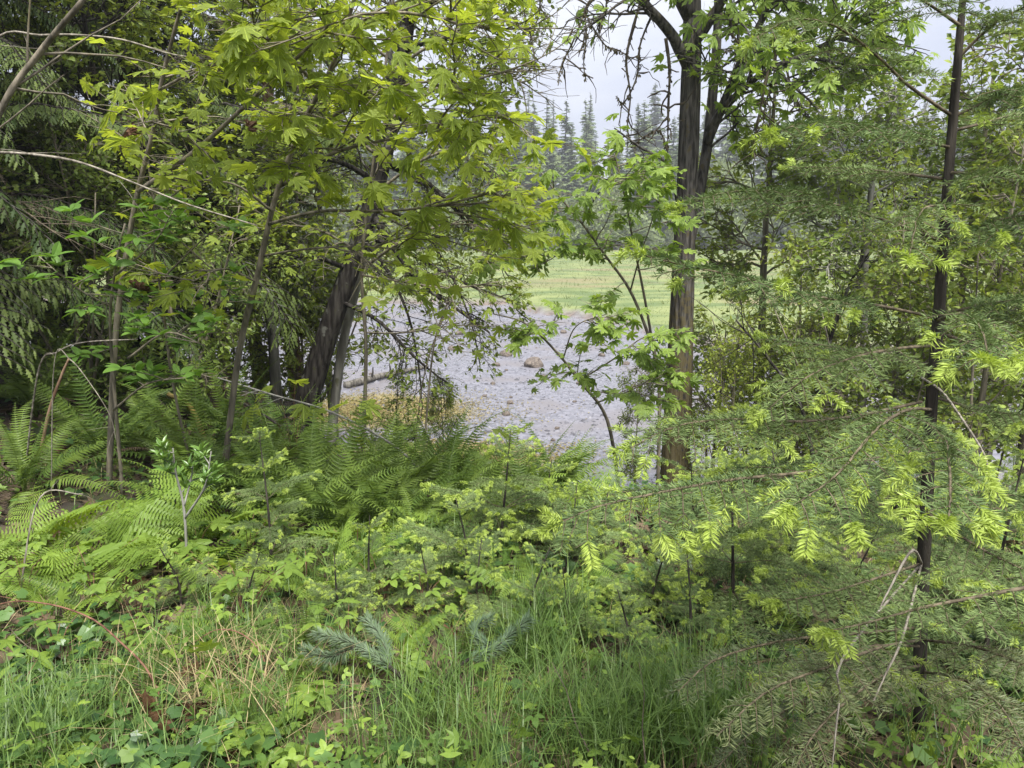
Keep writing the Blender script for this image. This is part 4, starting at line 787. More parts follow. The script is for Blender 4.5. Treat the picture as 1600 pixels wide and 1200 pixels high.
def young_fir():
    rng = np.random.default_rng(201); Y = 2.15
    base = P(1432, 1225, Y); base[2] = gz(base[0], base[1]) - .06
    o = thing('young_fir_tree', 'tall young fir with dark stem, drooping boughs and lime new tips', 'fir tree', base)
    g = Geo(); tr = spline([base, P(1436, 1100, Y), P(1440, 950, Y), P(1448, 780, Y), P(1455, 640, Y), P(1467, 490, Y), P(1474, 378, Y), P(1487, 210, Y), P(1496, 100, Y), P(1506, -20, Y), P(1530, -330, Y)], 50)
    tube(g, tr, np.interp(np.linspace(0, 1, 50), (0, .55, .8, 1), (.023, .0155, .0115, .005)), 10, cap=True, rough=.03, rng=rng); obj('trunk', g.mesh('trunk', M['bark_fir'], base, True), o)
    spec = [  # axis pixels with forward distance, laterals, lateral length, tip share, bare share
        ([(1466, 497, Y), (1386, 480, 2.0), (1330, 471, 1.9), (1246, 459, 1.75), (1180, 437, 1.65), (1095, 420, 1.55), (1010, 400, 1.5)], 26, .2, .05, .3),
        ([(1473, 377, Y), (1386, 345, 2.05), (1300, 318, 1.95), (1220, 300, 1.85), (1140, 300, 1.75), (1070, 320, 1.7)], 24, .22, .08, .3),
        ([(1486, 180, Y), (1417, 132, 2.05), (1379, 95, 2.0), (1309, 42, 1.9), (1240, 30, 1.8), (1180, 60, 1.75)], 22, .2, 0, .25),
        ([(1484, 230, Y), (1420, 215, 2.0), (1340, 196, 1.8), (1270, 190, 1.7), (1215, 205, 1.6)], 20, .2, 0, .25),
        ([(1440, 628, Y), (1337, 650, 1.95), (1246, 659, 1.8), (1150, 655, 1.7), (1060, 665, 1.6), (985, 700, 1.55)], 26, .22, .15, .2),
        ([(1437, 705, Y), (1330, 722, 1.9), (1230, 745, 1.75), (1130, 760, 1.6), (1030, 780, 1.5)], 24, .2, .3, .2),
        ([(1445, 700, Y), (1360, 720, 1.8), (1267, 737, 1.6), (1148, 749, 1.45), (1050, 766, 1.35), (940, 790, 1.28), (880, 815, 1.25)], 28, .19, .6, .2),
        ([(1455, 640, Y), (1420, 640, 1.7), (1370, 670, 1.4), (1310, 740, 1.2), (1240, 790, 1.12)], 20, .17, .6, .25),
        ([(1452, 690, Y), (1470, 680, 1.7), (1480, 700, 1.35), (1485, 760, 1.1), (1482, 810, 1.0)], 18, .13, .85, .3),
        ([(1465, 500, Y), (1500, 490, 1.8), (1530, 510, 1.4), (1545, 560, 1.15)], 16, .15, .7, .3),
        ([(1470, 490, Y), (1530, 478, 2.1), (1600, 464, 2.0), (1690, 440, 1.9)], 20, .22, .1, .2),
        ([(1490, 182, Y), (1540, 160, 2.1), (1600, 140, 2.0), (1690, 110, 1.9)], 18, .2, .05, .2),
        ([(1486, 205, Y), (1545, 190, 2.3), (1610, 172, 2.5), (1700, 160, 2.6)], 18, .2, .0, .2),
        ([(1474, 378, Y), (1520, 362, 2.05), (1555, 345, 2.0), (1640, 330, 1.9)], 18, .2, .5, .2),
        ([(1498, 90, Y), (1550, 40, 2.1), (1620, 0, 2.0)], 14, .18, 0, .2), ([(1500, 40, Y), (1440, 0, 2.0), (1370, -30, 1.9)], 14, .18, 0, .2),
        ([(1447, 800, Y), (1520, 850, 1.95), (1600, 890, 1.8), (1700, 930, 1.7)], 20, .22, .3, .2),
        ([(1443, 880, Y), (1380, 900, 1.9), (1300, 925, 1.7), (1220, 940, 1.6)], 20, .2, .25, .2),
        ([(1446, 830, Y), (1400, 826, 2.3), (1340, 810, 2.5), (1260, 790, 2.7)], 20, .2, .3, .2),
        ([(1450, 760, Y), (1540, 770, 2.0), (1640, 780, 1.8)], 18, .2, .5, .2),
        ([(1440, 980, Y), (1520, 960, 1.8), (1610, 955, 1.6)], 18, .2, .15, .2),
        ([(1620, 915, 1.55), (1540, 930, 1.5), (1440, 950, 1.42), (1360, 972, 1.38), (1300, 985, 1.35)], 18, .13, .35, .1),
        ([(1440, 1010, Y), (1360, 1010, 1.9), (1280, 1040, 1.7), (1200, 1060, 1.6)], 18, .18, .1, .2),
        ([(1478, 320, Y), (1440, 330, 1.8), (1420, 400, 1.5)], 14, .15, .05, .3), ([(1460, 570, Y), (1380, 560, 2.3), (1290, 540, 2.4), (1200, 530, 2.5)], 22, .2, .05, .2),
        ([(1463, 540, Y), (1400, 545, 1.9), (1330, 560, 1.75), (1260, 590, 1.65), (1200, 640, 1.6)], 22, .18, .12, .25),
        ([(1466, 520, Y), (1530, 540, 2.2), (1600, 560, 2.2), (1680, 570, 2.2)], 20, .2, .3, .2), ([(1457, 620, Y), (1530, 640, 2.2), (1610, 650, 2.1)], 18, .2, .1, .2),
        ([(1480, 280, Y), (1400, 270, 2.3), (1320, 262, 2.5), (1240, 262, 2.6)], 20, .2, 0, .2), ([(1482, 270, Y), (1550, 270, 2.0), (1640, 262, 1.9)], 16, .18, 0, .2)]
    for i, (ax, nl_, lat, tf, bare) in enumerate(spec):
        rg = np.random.default_rng(300 + i); pts = PP(ax, Y); g, tg = fir_branch(rg, pts, int(nl_ * 1.05), lat * 1.08, .1 + .6 * tf, bare=bare, r=.005, hang=.6 if tf >= .5 else .35, dens=600, wd=.0013, tiplen=.045)
        b = obj('branch', g.mesh('branch', [M['firtwig'], M['needle']], base, (True, False)), o)
        cl = {}
        for p0, p1, u_ in tg.tips: cl.setdefault(tuple(np.round(p0, 4)), []).append((p0, p1, u_))
        chain = {}
        for k_, sg in list(cl.items()):      # second half of a shoot belongs to its first half
            for sgm in sg: chain[tuple(np.round(sgm[1], 4))] = k_
        sh = {}
        for k_, sg in cl.items(): sh.setdefault(chain.get(k_, k_), []).extend(sg)
        for sg in sh.values():
            q = Geo(); needles(q, rg, sg, 1150, .0215, .0015, .55, 0, .6, .72); obj('new_shoot', q.mesh('new_shoot', M['tip'], base), b)
    for i, ax in enumerate([[(1440, 1040, Y), (1390, 1050, 1.8), (1330, 1090, 1.5), (1270, 1150, 1.35), (1230, 1230, 1.3)], [(1440, 1000, Y), (1380, 1010, 1.7), (1300, 1040, 1.4), (1200, 1080, 1.3), (1120, 1150, 1.25)], [(1440, 980, Y), (1340, 990, 1.85), (1230, 1000, 1.65), (1120, 1030, 1.55), (1060, 1080, 1.5)], [(1442, 1050, Y), (1500, 1060, 1.7), (1560, 1100, 1.45), (1600, 1170, 1.3)], [(1442, 1000, Y), (1520, 1010, 1.8), (1600, 1040, 1.6), (1680, 1080, 1.5)], [(1440, 1030, Y), (1370, 1040, 2.0), (1280, 1080, 1.9), (1180, 1140, 1.8), (1120, 1200, 1.7)]]):
        rg = np.random.default_rng(350 + i); g, tg = fir_branch(rg, PP(ax, Y), 22, .16, 0, bare=.25, r=.005, hang=.7, dens=620, wd=.0013)
        b = obj('dead_branch', g.mesh('dead_branch', [M['firtwig'], M['dead_needle']], base, (True, False)), o); b['label'] = 'browning lower fir bough with dull olive needles'
    # bare pale twigs near the stem
    for ax in ([(1470, 610, 2.0), (1500, 650, 1.7), (1538, 710, 1.4), (1542, 740, 1.35)], [(1425, 860, 1.6), (1390, 920, 1.45), (1375, 950, 1.4)], [(1325, 1015, 1.4), (1312, 1090, 1.35), (1300, 1200, 1.3)], [(1412, 990, 1.5), (1385, 1050, 1.42), (1365, 1095, 1.4)]):
        g = Geo(); tube(g, spline(PP([(1440, 880 if ax[0][1] > 700 else 590, Y)] + ax, Y), 14), np.linspace(.004, .0015, 14), 5); obj('bare_twig', g.mesh('bare_twig', M['pale_twig'], base, True), o)
young_fir()
def fir_lib(seed, Ln, n_lat, lat, tipf, drop):
    rg = np.random.default_rng(seed); ax = [(0, 0, 0), (0, Ln * .5, Ln * .04), (0, Ln, -Ln * drop)]
    g, tg = fir_branch(rg, ax, n_lat, lat, tipf, bare=.12, r=.003, hang=.2, dens=620, wd=.0016, tiplen=.055)
    return g.mesh('branch', [M['firtwig'], M['needle']], smooth=(True, False)), tg.mesh('new_growth', M['tip'])
FL = [fir_lib(400, .42, 20, .19, .3, .12), fir_lib(401, .42, 20, .19, .45, .0), fir_lib(402, .40, 18, .18, .2, .2), fir_lib(403, .30, 13, .13, .6, .05), fir_lib(404, .28, 12, .12, .6, -.1)]
def sapling(seed, px, Y, h, label, W=1.0, nw=None, leader=True, x=None, lift=0.0):
    rng = np.random.default_rng(seed); x = (px - 800) / FPX * Y * 1.03 if x is None else x; z = gz(x, Y) - .04; o = thing('fir_sapling', label, 'fir sapling', (x, Y, z))
    g = Geo(); tr = spline([(0, 0, 0), (rng.normal(0, .015), rng.normal(0, .015), h * .5), (rng.normal(0, .02), 0, h)], 12); tube(g, tr, np.linspace(.006 + .006 * h, .002, 12), 6); obj('stem', g.mesh('stem', M['bark_fir'], smooth=True), o)
    o.rotation_euler = (rng.normal(0, .09), rng.normal(0, .09), 0); nw = nw or max(4, int(h / .13)); a = rng.uniform(0, 6)
    for k in range(nw):
        f = (k + .5) / nw; zz = h * (.12 + .86 * f); nb = rng.integers(4, 6)
        for b in range(nb):
            a += 6.283 / nb + rng.normal(0, .3)
            if rng.uniform() < .2: continue
            d = np.array((math.cos(a), math.sin(a), .05 + .5 * f + lift + rng.normal(0, .1))); v = rng.integers(0, 3) if f < .6 else rng.integers(3, 5); s = W * (1.15 - .75 * f) * rng.uniform(.6, 1.2)
            i = min(10, int(f * 11)); Rm = frames(d, (0, 0, 1))[0]; pb = put('branch', FL[v][0], o, Rm, tr[i] + (tr[i + 1] - tr[i]) * .5, s)
            t = bpy.data.objects.new('new_growth', FL[v][1]); COL.objects.link(t); t.parent = pb; t['kind'] = 'stuff'
    return o
for args in [(1, 778, 4.0, 0.8, 'fir sapling whose bare leader pokes up before the gravel flat', 1.15), (2, 880, 3.4, 0.6, 'bushy fir sapling next to the grass tuft by the trodden path', 1.0), (3, 405, 3.6, 0.85, 'upright fir sapling with yellow whorls among the fern fronds', .75), (6, 1080, 3.9, 0.72, 'dense fir sapling tucked behind the young fir boughs', 1.3), (7, 1170, 3.1, 0.8, 'dark fir sapling with thin stem beside the trodden path', 1.15), (8, 1270, 3.8, 0.95, 'shaded fir sapling close behind the young fir stem', 1.3),
             (9, 1540, 3.0, 1.05, 'fir sapling growing beside the young fir stem towards the water', 1.2), (10, 520, 3.0, .42, 'tiny fir seedling with starry yellow tip in the grass', .55), (11, 565, 3.3, .5, 'low fir seedling with soft green tips near the brambles', .7), (12, 1020, 3.0, 0.5, 'short fir sapling with pale tips above the long grass', .8),
             (14, 1180, 5.2, 0.6, 'fir sapling on the bank in front of the water edge shrubs', 1.3), (15, 1420, 4.6, 0.9, 'fir sapling hidden in the boughs beyond the young fir', 1.3), (16, 1330, 2.75, .7, 'low fir sapling under the browning boughs of the young fir', .9),
             (18, 350, 3.0, .4, 'small yellow tipped fir seedling beside the bramble leaves', .55), (19, 1600, 2.4, 1.0, 'fir sapling crowding the stem of the young fir', 1.1), (21, 250, 3.2, .4, 'little fir seedling between bracken and the looped cane', .5), (22, 740, 3.2, .42, 'little fir seedling next to the fallen pine bough', .6), (24, 990, 2.6, .4, 'little fir seedling inside the long grass tuft', .55), (25, 1100, 2.7, .5, 'fir seedling at the edge of the browning fir boughs', .7), (26, 830, 3.0, .5, 'fir seedling standing beside the trodden path', .7), (30, 720, 3.5, .55, 'yellowish fir sapling in front of the bare fir leader', .85), (31, 850, 4.3, .6, 'feathery pale fir sapling near the lacy fern', 1.0), (32, 660, 3.2, .4, 'tiny pale fir seedling above the fallen pine bough', .6), (33, 900, 2.9, .4, 'tiny fir seedling hugging the trodden path', .6), (20, 940, 3.7, 0.55, 'fir sapling with feathery boughs behind the grass tuft', 1.05)]: sapling(*args)
# two more little conifers and a fallen pine bough
def pine_bough():
    rng = np.random.default_rng(500); base = P(668, 1112, 2.35); base[2] = gz(base[0], base[1]) + .06
    o = thing('fallen_pine_bough', 'fallen pine bough with bluish grey needles lying in the grass', 'branch', base)
    def lift(px, py, Y, up): q = P(px, py, Y); q[2] = max(q[2], gz(q[0], q[1]) + up + .1); return q
    arms = [[base, lift(720, 1092, 2.42, .05), lift(770, 1062, 2.5, .07), lift(800, 1025, 2.58, .10), lift(826, 985, 2.62, .14)], [base + (-.02, .0, 0), lift(610, 1090, 2.4, .05), lift(560, 1065, 2.5, .07), lift(500, 1050, 2.55, .09)], [lift(610, 1090, 2.4, .05), lift(600, 1050, 2.5, .1), lift(575, 1010, 2.6, .13)], [lift(770, 1062, 2.5, .07), lift(740, 1030, 2.6, .1), lift(765, 1000, 2.65, .13)],
            [lift(560, 1065, 2.5, .07), lift(520, 1090, 2.4, .08), lift(480, 1085, 2.4, .1)]]
    for k, a in enumerate(arms):
        c = spline(a, 14); g = Geo(); tube(g, c, np.linspace(.009 if k < 2 else .005, .003, 14), 6); segs = [(c[i], c[i + 1], np.array((0, 0, 1.))) for i in range(4 if k < 2 else 1, 13)]
        needles(g, rng, segs, 1500, .05, .0018, .45, 1, 1.4, 1.0); obj('branch', g.mesh('branch', [M['bark_fir'], M['pine']], base, (True, False)), o)
pine_bough()

# ------------------------------------------------------------------ ferns
def frond_mesh(seed, el0, el1, mat, npin=34, wmax=.115, lacy=False, name='frond'):
    rng = np.random.default_rng(seed); g = Geo(); n = 24; el = np.linspace(el0, el1, n) + np.cumsum(rng.normal(0, .035, n)); az = np.cumsum(rng.normal(0, .05, n))
    st = np.column_stack([np.sin(az) * np.cos(el), np.cos(el) * np.cos(az), np.sin(el)]) / n; ax = np.concatenate([[(0, 0, 0)], np.cumsum(st, 0)])
    tube(g, ax, np.linspace(.0045, .0012, n + 1), 4, 0)
    t = nrm(np.gradient(ax, axis=0)); x = nrm(np.cross(t, (0, 0, 1.))); nz_ = np.cross(x, t)
    pin = (np.array([(0, 0, 0), (.11, .05, .02), (.10, .5, .03), (0, 1, -.1), (-.08, .5, .03), (-.07, .06, .02)]), np.array([(0, 1, 2), (0, 2, 3), (0, 3, 4), (0, 4, 5)]))
    if lacy:
        V, T, k = [], [], 0
        for i in range(9):
            u = .08 + .9 * i / 9; w_ = .21 * (1 - u) + .03
            for s in (-1, 1): V += [(0, u - .03, 0), (s * w_ * .7, u + .0, .01), (s * w_, u + .05, -.02), (0, u + .03, 0)]; T += [(k, k + 1, k + 3), (k + 1, k + 2, k + 3)]; k += 4
        pin = (np.array(V, float), np.array(T))
    pos, D, U, S = [], [], [], []
    for i in range(npin):
        f = .10 + .9 * (i + .5) / npin; u = f * n; j = min(n - 1, int(u)); p = ax[j] + (ax[j + 1] - ax[j]) * (u - j)
        w_ = wmax * (min(1, (f - .06) / .22) if not lacy else min(1, (f - .02) / .12)) * (1 - ((f - .25) / .76) ** 1.7 if f > .25 else 1) + .006
        for s in (-1, 1): pos.append(p); D.append(x[j] * s + t[j] * (.28 if not lacy else .35) - nz_[j] * rng.uniform(.05, .22)); U.append(nz_[j] + x[j] * s * .25 + rng.normal(0, .1, 3)); S.append(w_ * rng.uniform(.75, 1.1) * (rng.uniform() > .03))
    pos, D, U, S = map(np.array, (pos, D, U, S)); stamp(g, pin, pos, frames(D, U), S, np.clip(rng.normal(.5, .12, len(pos)), 0, 1), 0)
    return g.mesh(name, mat)
DF = [frond_mesh(615 + i, a, b, M['litter']) for i, (a, b) in enumerate(((.5, -.9), (.2, -.7)))]
FR = [frond_mesh(600 + i, a, b, M['fern']) for i, (a, b) in enumerate(((1.35, .35), (1.25, -.1), (1.1, -.5), (.95, -.75), (.7, -.6), (1.4, .8)))]
BR = [frond_mesh(620 + i, a, b, M['bracken'], 15, .34, True) for i, (a, b) in enumerate(((.95, -.25), (.75, -.45), (1.1, .0), (.55, -.35)))]
rf = np.random.default_rng(640)
def fern(x, y, size, label, group=None, lib=FR, n=None, name='sword_fern', cat='fern', tiltdir=None):
    o = thing(name, label, cat, (x, y, gz(x, y) - .02), group); n = n or rf.integers(13, 19); a = rf.uniform(0, 6)
    for i in range(n):
        a += 2.4 + rf.normal(0, .15); s = size * rf.uniform(.72, 1.12); c, sn = math.cos(a), math.sin(a); tl, ro = rf.normal(0, .16), rf.normal(0, .2); Rm = np.array(((c, -sn, 0), (sn, c, 0), (0, 0, 1.))) @ np.array(((1, 0, 0), (0, math.cos(tl), -math.sin(tl)), (0, math.sin(tl), math.cos(tl)))) @ np.array(((math.cos(ro), 0, math.sin(ro)), (0, 1, 0), (-math.sin(ro), 0, math.cos(ro))))
        if lib is FR and i < 3: put('dead_frond', DF[i % 2], o, Rm, np.array((0, 0, 0.06)), s * .8)
        q = put('frond', lib[rf.integers(len(lib))], o, Rm, np.array((-sn * .03, c * .03, 0.0)), s)
    return o
for (px, Y, s, lab) in [(60, 6.3, 1.25, 'large sword fern at the shaded end of the fern bank'), (150, 5.6, 1.2, 'arching sword fern at the foot of the thin upright maple'), (235, 6.1, 1.25, 'dark sword fern behind the thin upright maple stem'), (310, 5.7, 1.1, 'sword fern at the foot of the slanting maple stem'), (395, 5.3, 1.05, 'bright sword fern in front of the slanting maple stem'),
                        (470, 5.4, 1.1, 'upright sword fern below the dark leaning trunk'), (545, 5.0, 1.1, 'full sword fern in the middle of the fern bank'), (625, 5.2, 1.15, 'sword fern at the open end of the fern bank'), (690, 5.7, 1.1, 'sword fern beside the bush above the gravel flat'), (580, 6.2, 1.1, 'sword fern behind the full middle fern'),
                        (20, 4.7, 1.0, 'sword fern under the hanging dark conifer boughs'), (430, 6.6, 1.1, 'sword fern close to the base of the leaning trunk'), (510, 4.4, .95, 'low sword fern bordering the grass'), (740, 5.1, .95, 'sword fern mixed with the first fir saplings'), (280, 4.7, .95, 'sword fern above the bracken fronds'),
                        (350, 7.2, 1.15, 'sword fern in the shade behind the slanting maple'), (180, 7.4, 1.2, 'sword fern deep in shade below the dark conifers'), (800, 6.0, 1.05, 'sword fern at the top of the slope to the water'), (870, 5.7, 1.0, 'sword fern under the young leaning maple'), (650, 4.35, .8, 'small sword fern at the edge of the grass'), (480, 4.75, 1.05, 'sword fern with splayed fronds beside the yellow whorled sapling'), (590, 4.5, 1.0, 'sword fern spilling over the edge of the grass'), (690, 4.8, 1.0, 'sword fern just before the bare fir leader'), (420, 4.5, .95, 'sword fern crowding the yellow whorled fir sapling'), (820, 5.2, .9, 'sword fern on the brow above the gravel flat')]:
    fern((px - 800) / FPX * Y * 1.03, Y, s * (.85 if px > 500 else .82 if px < 260 else .95), lab, n=20)
LMK = [(265, 1160, 'around the curled brown maple leaves'), (60, 930, 'under the long reddish cane'), (390, 940, 'beside the yellow tipped fir seedling'), (640, 1060, 'around the fallen pine bough'), (930, 950, 'beside the trodden path'), (660, 900, 'at the foot of the fern bank'), (220, 980, 'between ivy and the looped cane')]
for i, (px, py, s) in enumerate([(470, 985, .3), (250, 1000, .28), (720, 985, .3), (600, 985, .25), (150, 900, .35), (860, 900, .35), (980, 1010, .28), (420, 1080, .22), (1250, 1000, .35), (520, 860, .4), (350, 890, .35), (780, 1080, .22)]):
    pt_ = P(px, py, 1.0); k_ = CAM_H / (CAM_H - pt_[2]); fern(pt_[0] * k_, pt_[1] * k_, s * 1.4, ('small lacy fern ' if i % 2 else 'small young sword fern ') + min(LMK, key=lambda q: math.hypot(q[0] - px, q[1] - py))[2], 'small ferns in the grass', BR if i % 2 else FR, 7, 'small_fern')
for (px, Y, s, n, lab) in [(120, 3.75, .8, 6, 'lacy light green bracken spreading over the ivy'), (235, 3.9, .8, 6, 'lacy bracken fronds beside the fern bank'), (20, 3.9, .75, 5, 'lacy bracken under the bare fallen twig'), (720, 4.6, .7, 6, 'lacy fern clump among the fir saplings'), (60, 3.2, .55, 4, 'low bracken frond cluster in the brambles'), (640, 6.3, .9, 8, 'lacy fern with fresh fronds at the brow of the slope'), (800, 5.0, .75, 6, 'fresh lacy fern around the bare fir leader'), (560, 4.2, .7, 6, 'lacy light green fern in front of the spilling sword fern'), (880, 4.9, .7, 6, 'lacy light green fern under the leaning young maple'), (310, 4.1, .8, 6, 'lacy bracken beside the spurge laurel')]:
    fern((px - 800) / FPX * Y * 1.03, Y, s, lab, None, BR, n, 'bracken')

# ------------------------------------------------------------------ osoberry shrub with large oval leaves, daphne, brambles
OV = [leafmesh('leaf', t_, M['plum'], .12) for t_ in OVALS]; LA = [leafmesh('leaf', (t_[0] * (.55, 1, 1), t_[1]), M['laurel'], .05) for t_ in OVALS]
def whorl_shrub(seed, name, label, cat, stems, bark, lib, size, nl, k, Ln, mat, up=.2):
    rng = np.random.default_rng(seed); pl = Plant(rng); base = None; cl = []
    for pts, r in stems:
        pts = PP(pts, 5)
        if base is None: base = pts[0].copy(); base[2] = gz(base[0], base[1]) - .06; pts[0] = base
        c = pl.limb(pts, r, r * .4, 6, len(pts) * 4)
        for f in np.sort(rng.uniform(.35, 1, k)):
            i = min(len(c) - 2, int(f * (len(c) - 1))); d = nrm(np.array((rng.normal(0, 1), rng.normal(0, 1), rng.uniform(-.1, .7)))); q = wander(rng, c[i], d, Ln * rng.uniform(.5, 1.2), 5, .12, (0, 0, .05)); tube(pl.wood, q, np.linspace(.004, .0018, 6), 4); cl += [(q[-1], nrm(q[-1] - q[-2])), (q[3], nrm(q[3] - q[2]))]
    o = thing(name, label, cat, base); obj('stem', pl.wood.mesh('stem', M[bark], base, True), o); cnt = 0
    for p, d in cl:
        a0 = rng.uniform(0, 6)
        for j in range(nl):
            if cnt >= 295: break
            a = a0 + j * 2.4; h = np.array((math.cos(a), math.sin(a), 0)) * .9 + d * .5 + (0, 0, up + rng.normal(0, .15)); put('leaf', lib[j % 2], o, frames(h, np.array((0, 0, 1.)) + rng.normal(0, .3, 3))[0], p - base, size * rng.uniform(.65, 1.15)); cnt += 1
whorl_shrub(701, 'osoberry_shrub', 'shrub with whorls of oval green leaves before the shaded ferns', 'shrub',
    [([(185, 720, 4.9), (178, 600, 4.8), (172, 500, 4.7), (180, 420, 4.6), (195, 350, 4.5)], .014), ([(200, 560, 4.7), (260, 520, 4.6), (320, 540, 4.5)], .008), ([(178, 640, 4.8), (230, 600, 4.6), (290, 590, 4.4)], .008), ([(175, 480, 4.7), (120, 450, 4.5), (60, 400, 4.4)], .007), ([(180, 430, 4.6), (240, 380, 4.5), (270, 330, 4.4)], .007)], 'bark_stem', OV, .125, 5, 6, .3, 'plum')
whorl_shrub(702, 'osoberry_shrub', 'smaller oval leaved shrub in front of the leafy understorey', 'shrub',
    [([(300, 700, 5.6), (270, 600, 5.4), (255, 480, 5.2), (240, 380, 5.0), (250, 300, 4.9)], .012), ([(262, 540, 5.3), (330, 480, 5.1), (380, 470, 5.0)], .007), ([(250, 440, 5.1), (310, 380, 5.0), (350, 350, 4.9)], .007)], 'bark_stem', OV, .11, 5, 6, .3, 'plum')
whorl_shrub(703, 'spurge_laurel', 'narrow leaved evergreen spurge laurel among the bracken', 'shrub', [([(290, 880, 3.7), (288, 800, 3.7), (275, 740, 3.7), (270, 700, 3.7)], .009), ([(289, 810, 3.7), (320, 760, 3.65), (330, 705, 3.65)], .007), ([(288, 790, 3.7), (300, 740, 3.75), (300, 715, 3.75)], .006)], 'bark_grey', LA, .075, 8, 5, .09, 'laurel', .75)
TB = [leafmesh('leaf', TRI, M['bramble'], .4), leafmesh('leaf', palmate(3, 1.1, 4), M['bramble'], .5)]
MB_ = [leafmesh('leaf', t_, M['bramble'], .6) for t_ in MAPLES[:2]]
def low_plant(seed, x, y, label, n, size, h, lib, name='bramble', cat='bramble', group=None):
    rng = np.random.default_rng(seed); z = gz(x, y); b = np.array((x, y, z - .02)); o = thing(name, label, cat, b, group); g = Geo(); lf = []
    for i in range(n):
        a = rng.uniform(0, 6.28); r = rng.uniform(.02, .5) * h * 1.3; hh = h * rng.uniform(.5, 1.1); e = np.array((math.cos(a) * r, math.sin(a) * r, hh)); tube(g, spline([(0, 0, 0), e * (.4, .4, .7), e], 6), np.linspace(.003, .0014, 6), 4); lf.append((e, a))
    obj('stem', g.mesh('stem', M['cane'], smooth=True), o)
    for e, a in lf: put('leaf', lib[rng.integers(len(lib))], o, frames((math.cos(a), math.sin(a), rng.uniform(-.45, .1)), np.array((0, 0, 1.)) + rng.normal(0, .25, 3))[0], e, size * rng.uniform(.7, 1.2))
rl = np.random.default_rng(720)
LP = [(40, 915, .08, .22, 7), (150, 925, .08, .22, 6), (270, 905, .07, .2, 6), (385, 955, .09, .3, 7), (395, 975, .07, .25, 5), (600, 920, .07, .22, 6), (660, 945, .07, .22, 6), (490, 1115, .09, .15, 4), (390, 1140, .10, .12, 4), (430, 1165, .10, .12, 4), (110, 1185, .10, .10, 3), (200, 1010, .07, .18, 6), (350, 1050, .07, .15, 4), (90, 1010, .07, .16, 6), (690, 890, .07, .2, 5), (450, 860, .07, .25, 6), (545, 1000, .07, .2, 5), (60, 865, .08, .2, 6), (215, 965, .07, .2, 6), (640, 1075, .09, .15, 3), (940, 930, .06, .18, 6), (1000, 955, .06, .18, 6), (880, 985, .06, .15, 5), (30, 1090, .08, .15, 5), (760, 940, .06, .2, 5), (560, 860, .07, .22, 5), (480, 905, .07, .2, 5)]
def gpix(px, py):
    Y = 3.0
    for _ in range(30):
        q = P(px, py, Y); Y += (q[2] - gz(q[0], q[1])) * 1.0 * Y / 1.8 * .6
        Y = max(1.4, Y)
    q = P(px, py, Y); return q[0], q[1]
for i, (px, py, s, h, n) in enumerate(LP):
    x, y = gpix(px, py + 25); near = min(LMK, key=lambda q: math.hypot(q[0] - px, q[1] - py))[2]
    low_plant(730 + i, x, y, 'low bramble with bright three part leaves ' + near, n + 2, s * .9, h * 1.2, TB, group='brambles ' + near)
for i, (px, py, s) in enumerate([(310, 855, .17), (325, 880, .15), (245, 860, .15), (170, 870, .14), (390, 850, .13)]):
    x, y = gpix(px, py + 30); low_plant(770 + i, x, y, 'thimbleberry with broad lobed leaves between bracken and ivy', 4, s, .28, MB_, 'thimbleberry', 'shrub', 'thimbleberry plants by the bracken')
for i, (px, Y, lab) in enumerate([(545, 6.9, 'single maple seedling with wide flat leaves by the leaning trunk'), (690, 7.4, 'single maple seedling with wide flat leaves above the gravel flat'), (455, 6.2, 'maple seedling holding broad leaves over the sword ferns')]):
    x = (px - 800) / FPX * Y * 1.03; low_plant(790 + i, x, Y, lab, 6, .21, .85, BIGM, 'maple_seedling', 'maple seedling')

# ------------------------------------------------------------------ bare stems, canes, fallen branches
def bare(seed, name, label, cat, pts, r0, r1, mat, sub=4, sl=.3, ground0=True):
    rng = np.random.default_rng(seed); p = PP(pts, 4); 
    if ground0: p[0][2] = gz(p[0][0], p[0][1]) - .03
    b = p[0].copy(); o = thing(name, label, cat, b); g = Geo(); c = spline(p, len(p) * 6); tube(g, c, np.linspace(r0, r1, len(c)), 6, cap=True, rough=.05, rng=rng); obj('stem', g.mesh('stem', M[mat], b, True), o)
    for _ in range(sub):
        i = rng.integers(len(c) // 3, len(c) - 2); t = nrm(c[i + 1] - c[i]); q = wander(rng, c[i], t + rng.normal(0, .7, 3), sl * rng.uniform(.5, 1.3), 5, .12, (0, 0, 0)); g = Geo(); tube(g, q, np.linspace(r1 * .6, r1 * .2, 6), 4); obj('twig', g.mesh('twig', M[mat], b, True), o)
bare(801, 'bare_branch', 'long pale leafless twig sweeping across the dark conifers', 'branch', [(-260, 800, 3.6), (-190, 420, 3.5), (-60, 245, 3.5), (0, 238, 3.5), (110, 250, 3.5), (200, 282, 3.5), (290, 318, 3.5), (400, 352, 3.5)], .009, .003, 'pale_twig', 5, .3)
bare(802, 'leafless_sapling', 'smooth slanting grey stem before the dark conifer boughs', 'stem', [(-150, 800, 3.3), (-90, 400, 3.2), (0, 175, 3.1), (60, 85, 3.1), (130, 0, 3.0), (200, -90, 3.0)], .016, .01, 'bark_stem', 6, .5)
bare(803, 'bare_branch', 'thin pale twig arching below the top dark boughs', 'branch', [(-200, 760, 4.0), (-120, 300, 3.9), (-20, 75, 3.8), (70, 55, 3.8), (180, 60, 3.8), (270, 85, 3.8), (350, 95, 3.8)], .007, .003, 'pale_twig', 5, .4)
bare(804, 'bare_branch', 'grey arched dead branch over the sword ferns with forked drooping tip', 'branch', [(20, 640, 4.9), (60, 580, 4.6), (90, 550, 4.5), (130, 535, 4.5), (215, 530, 4.4)], .007, .003, 'pale_twig', 2, .25)
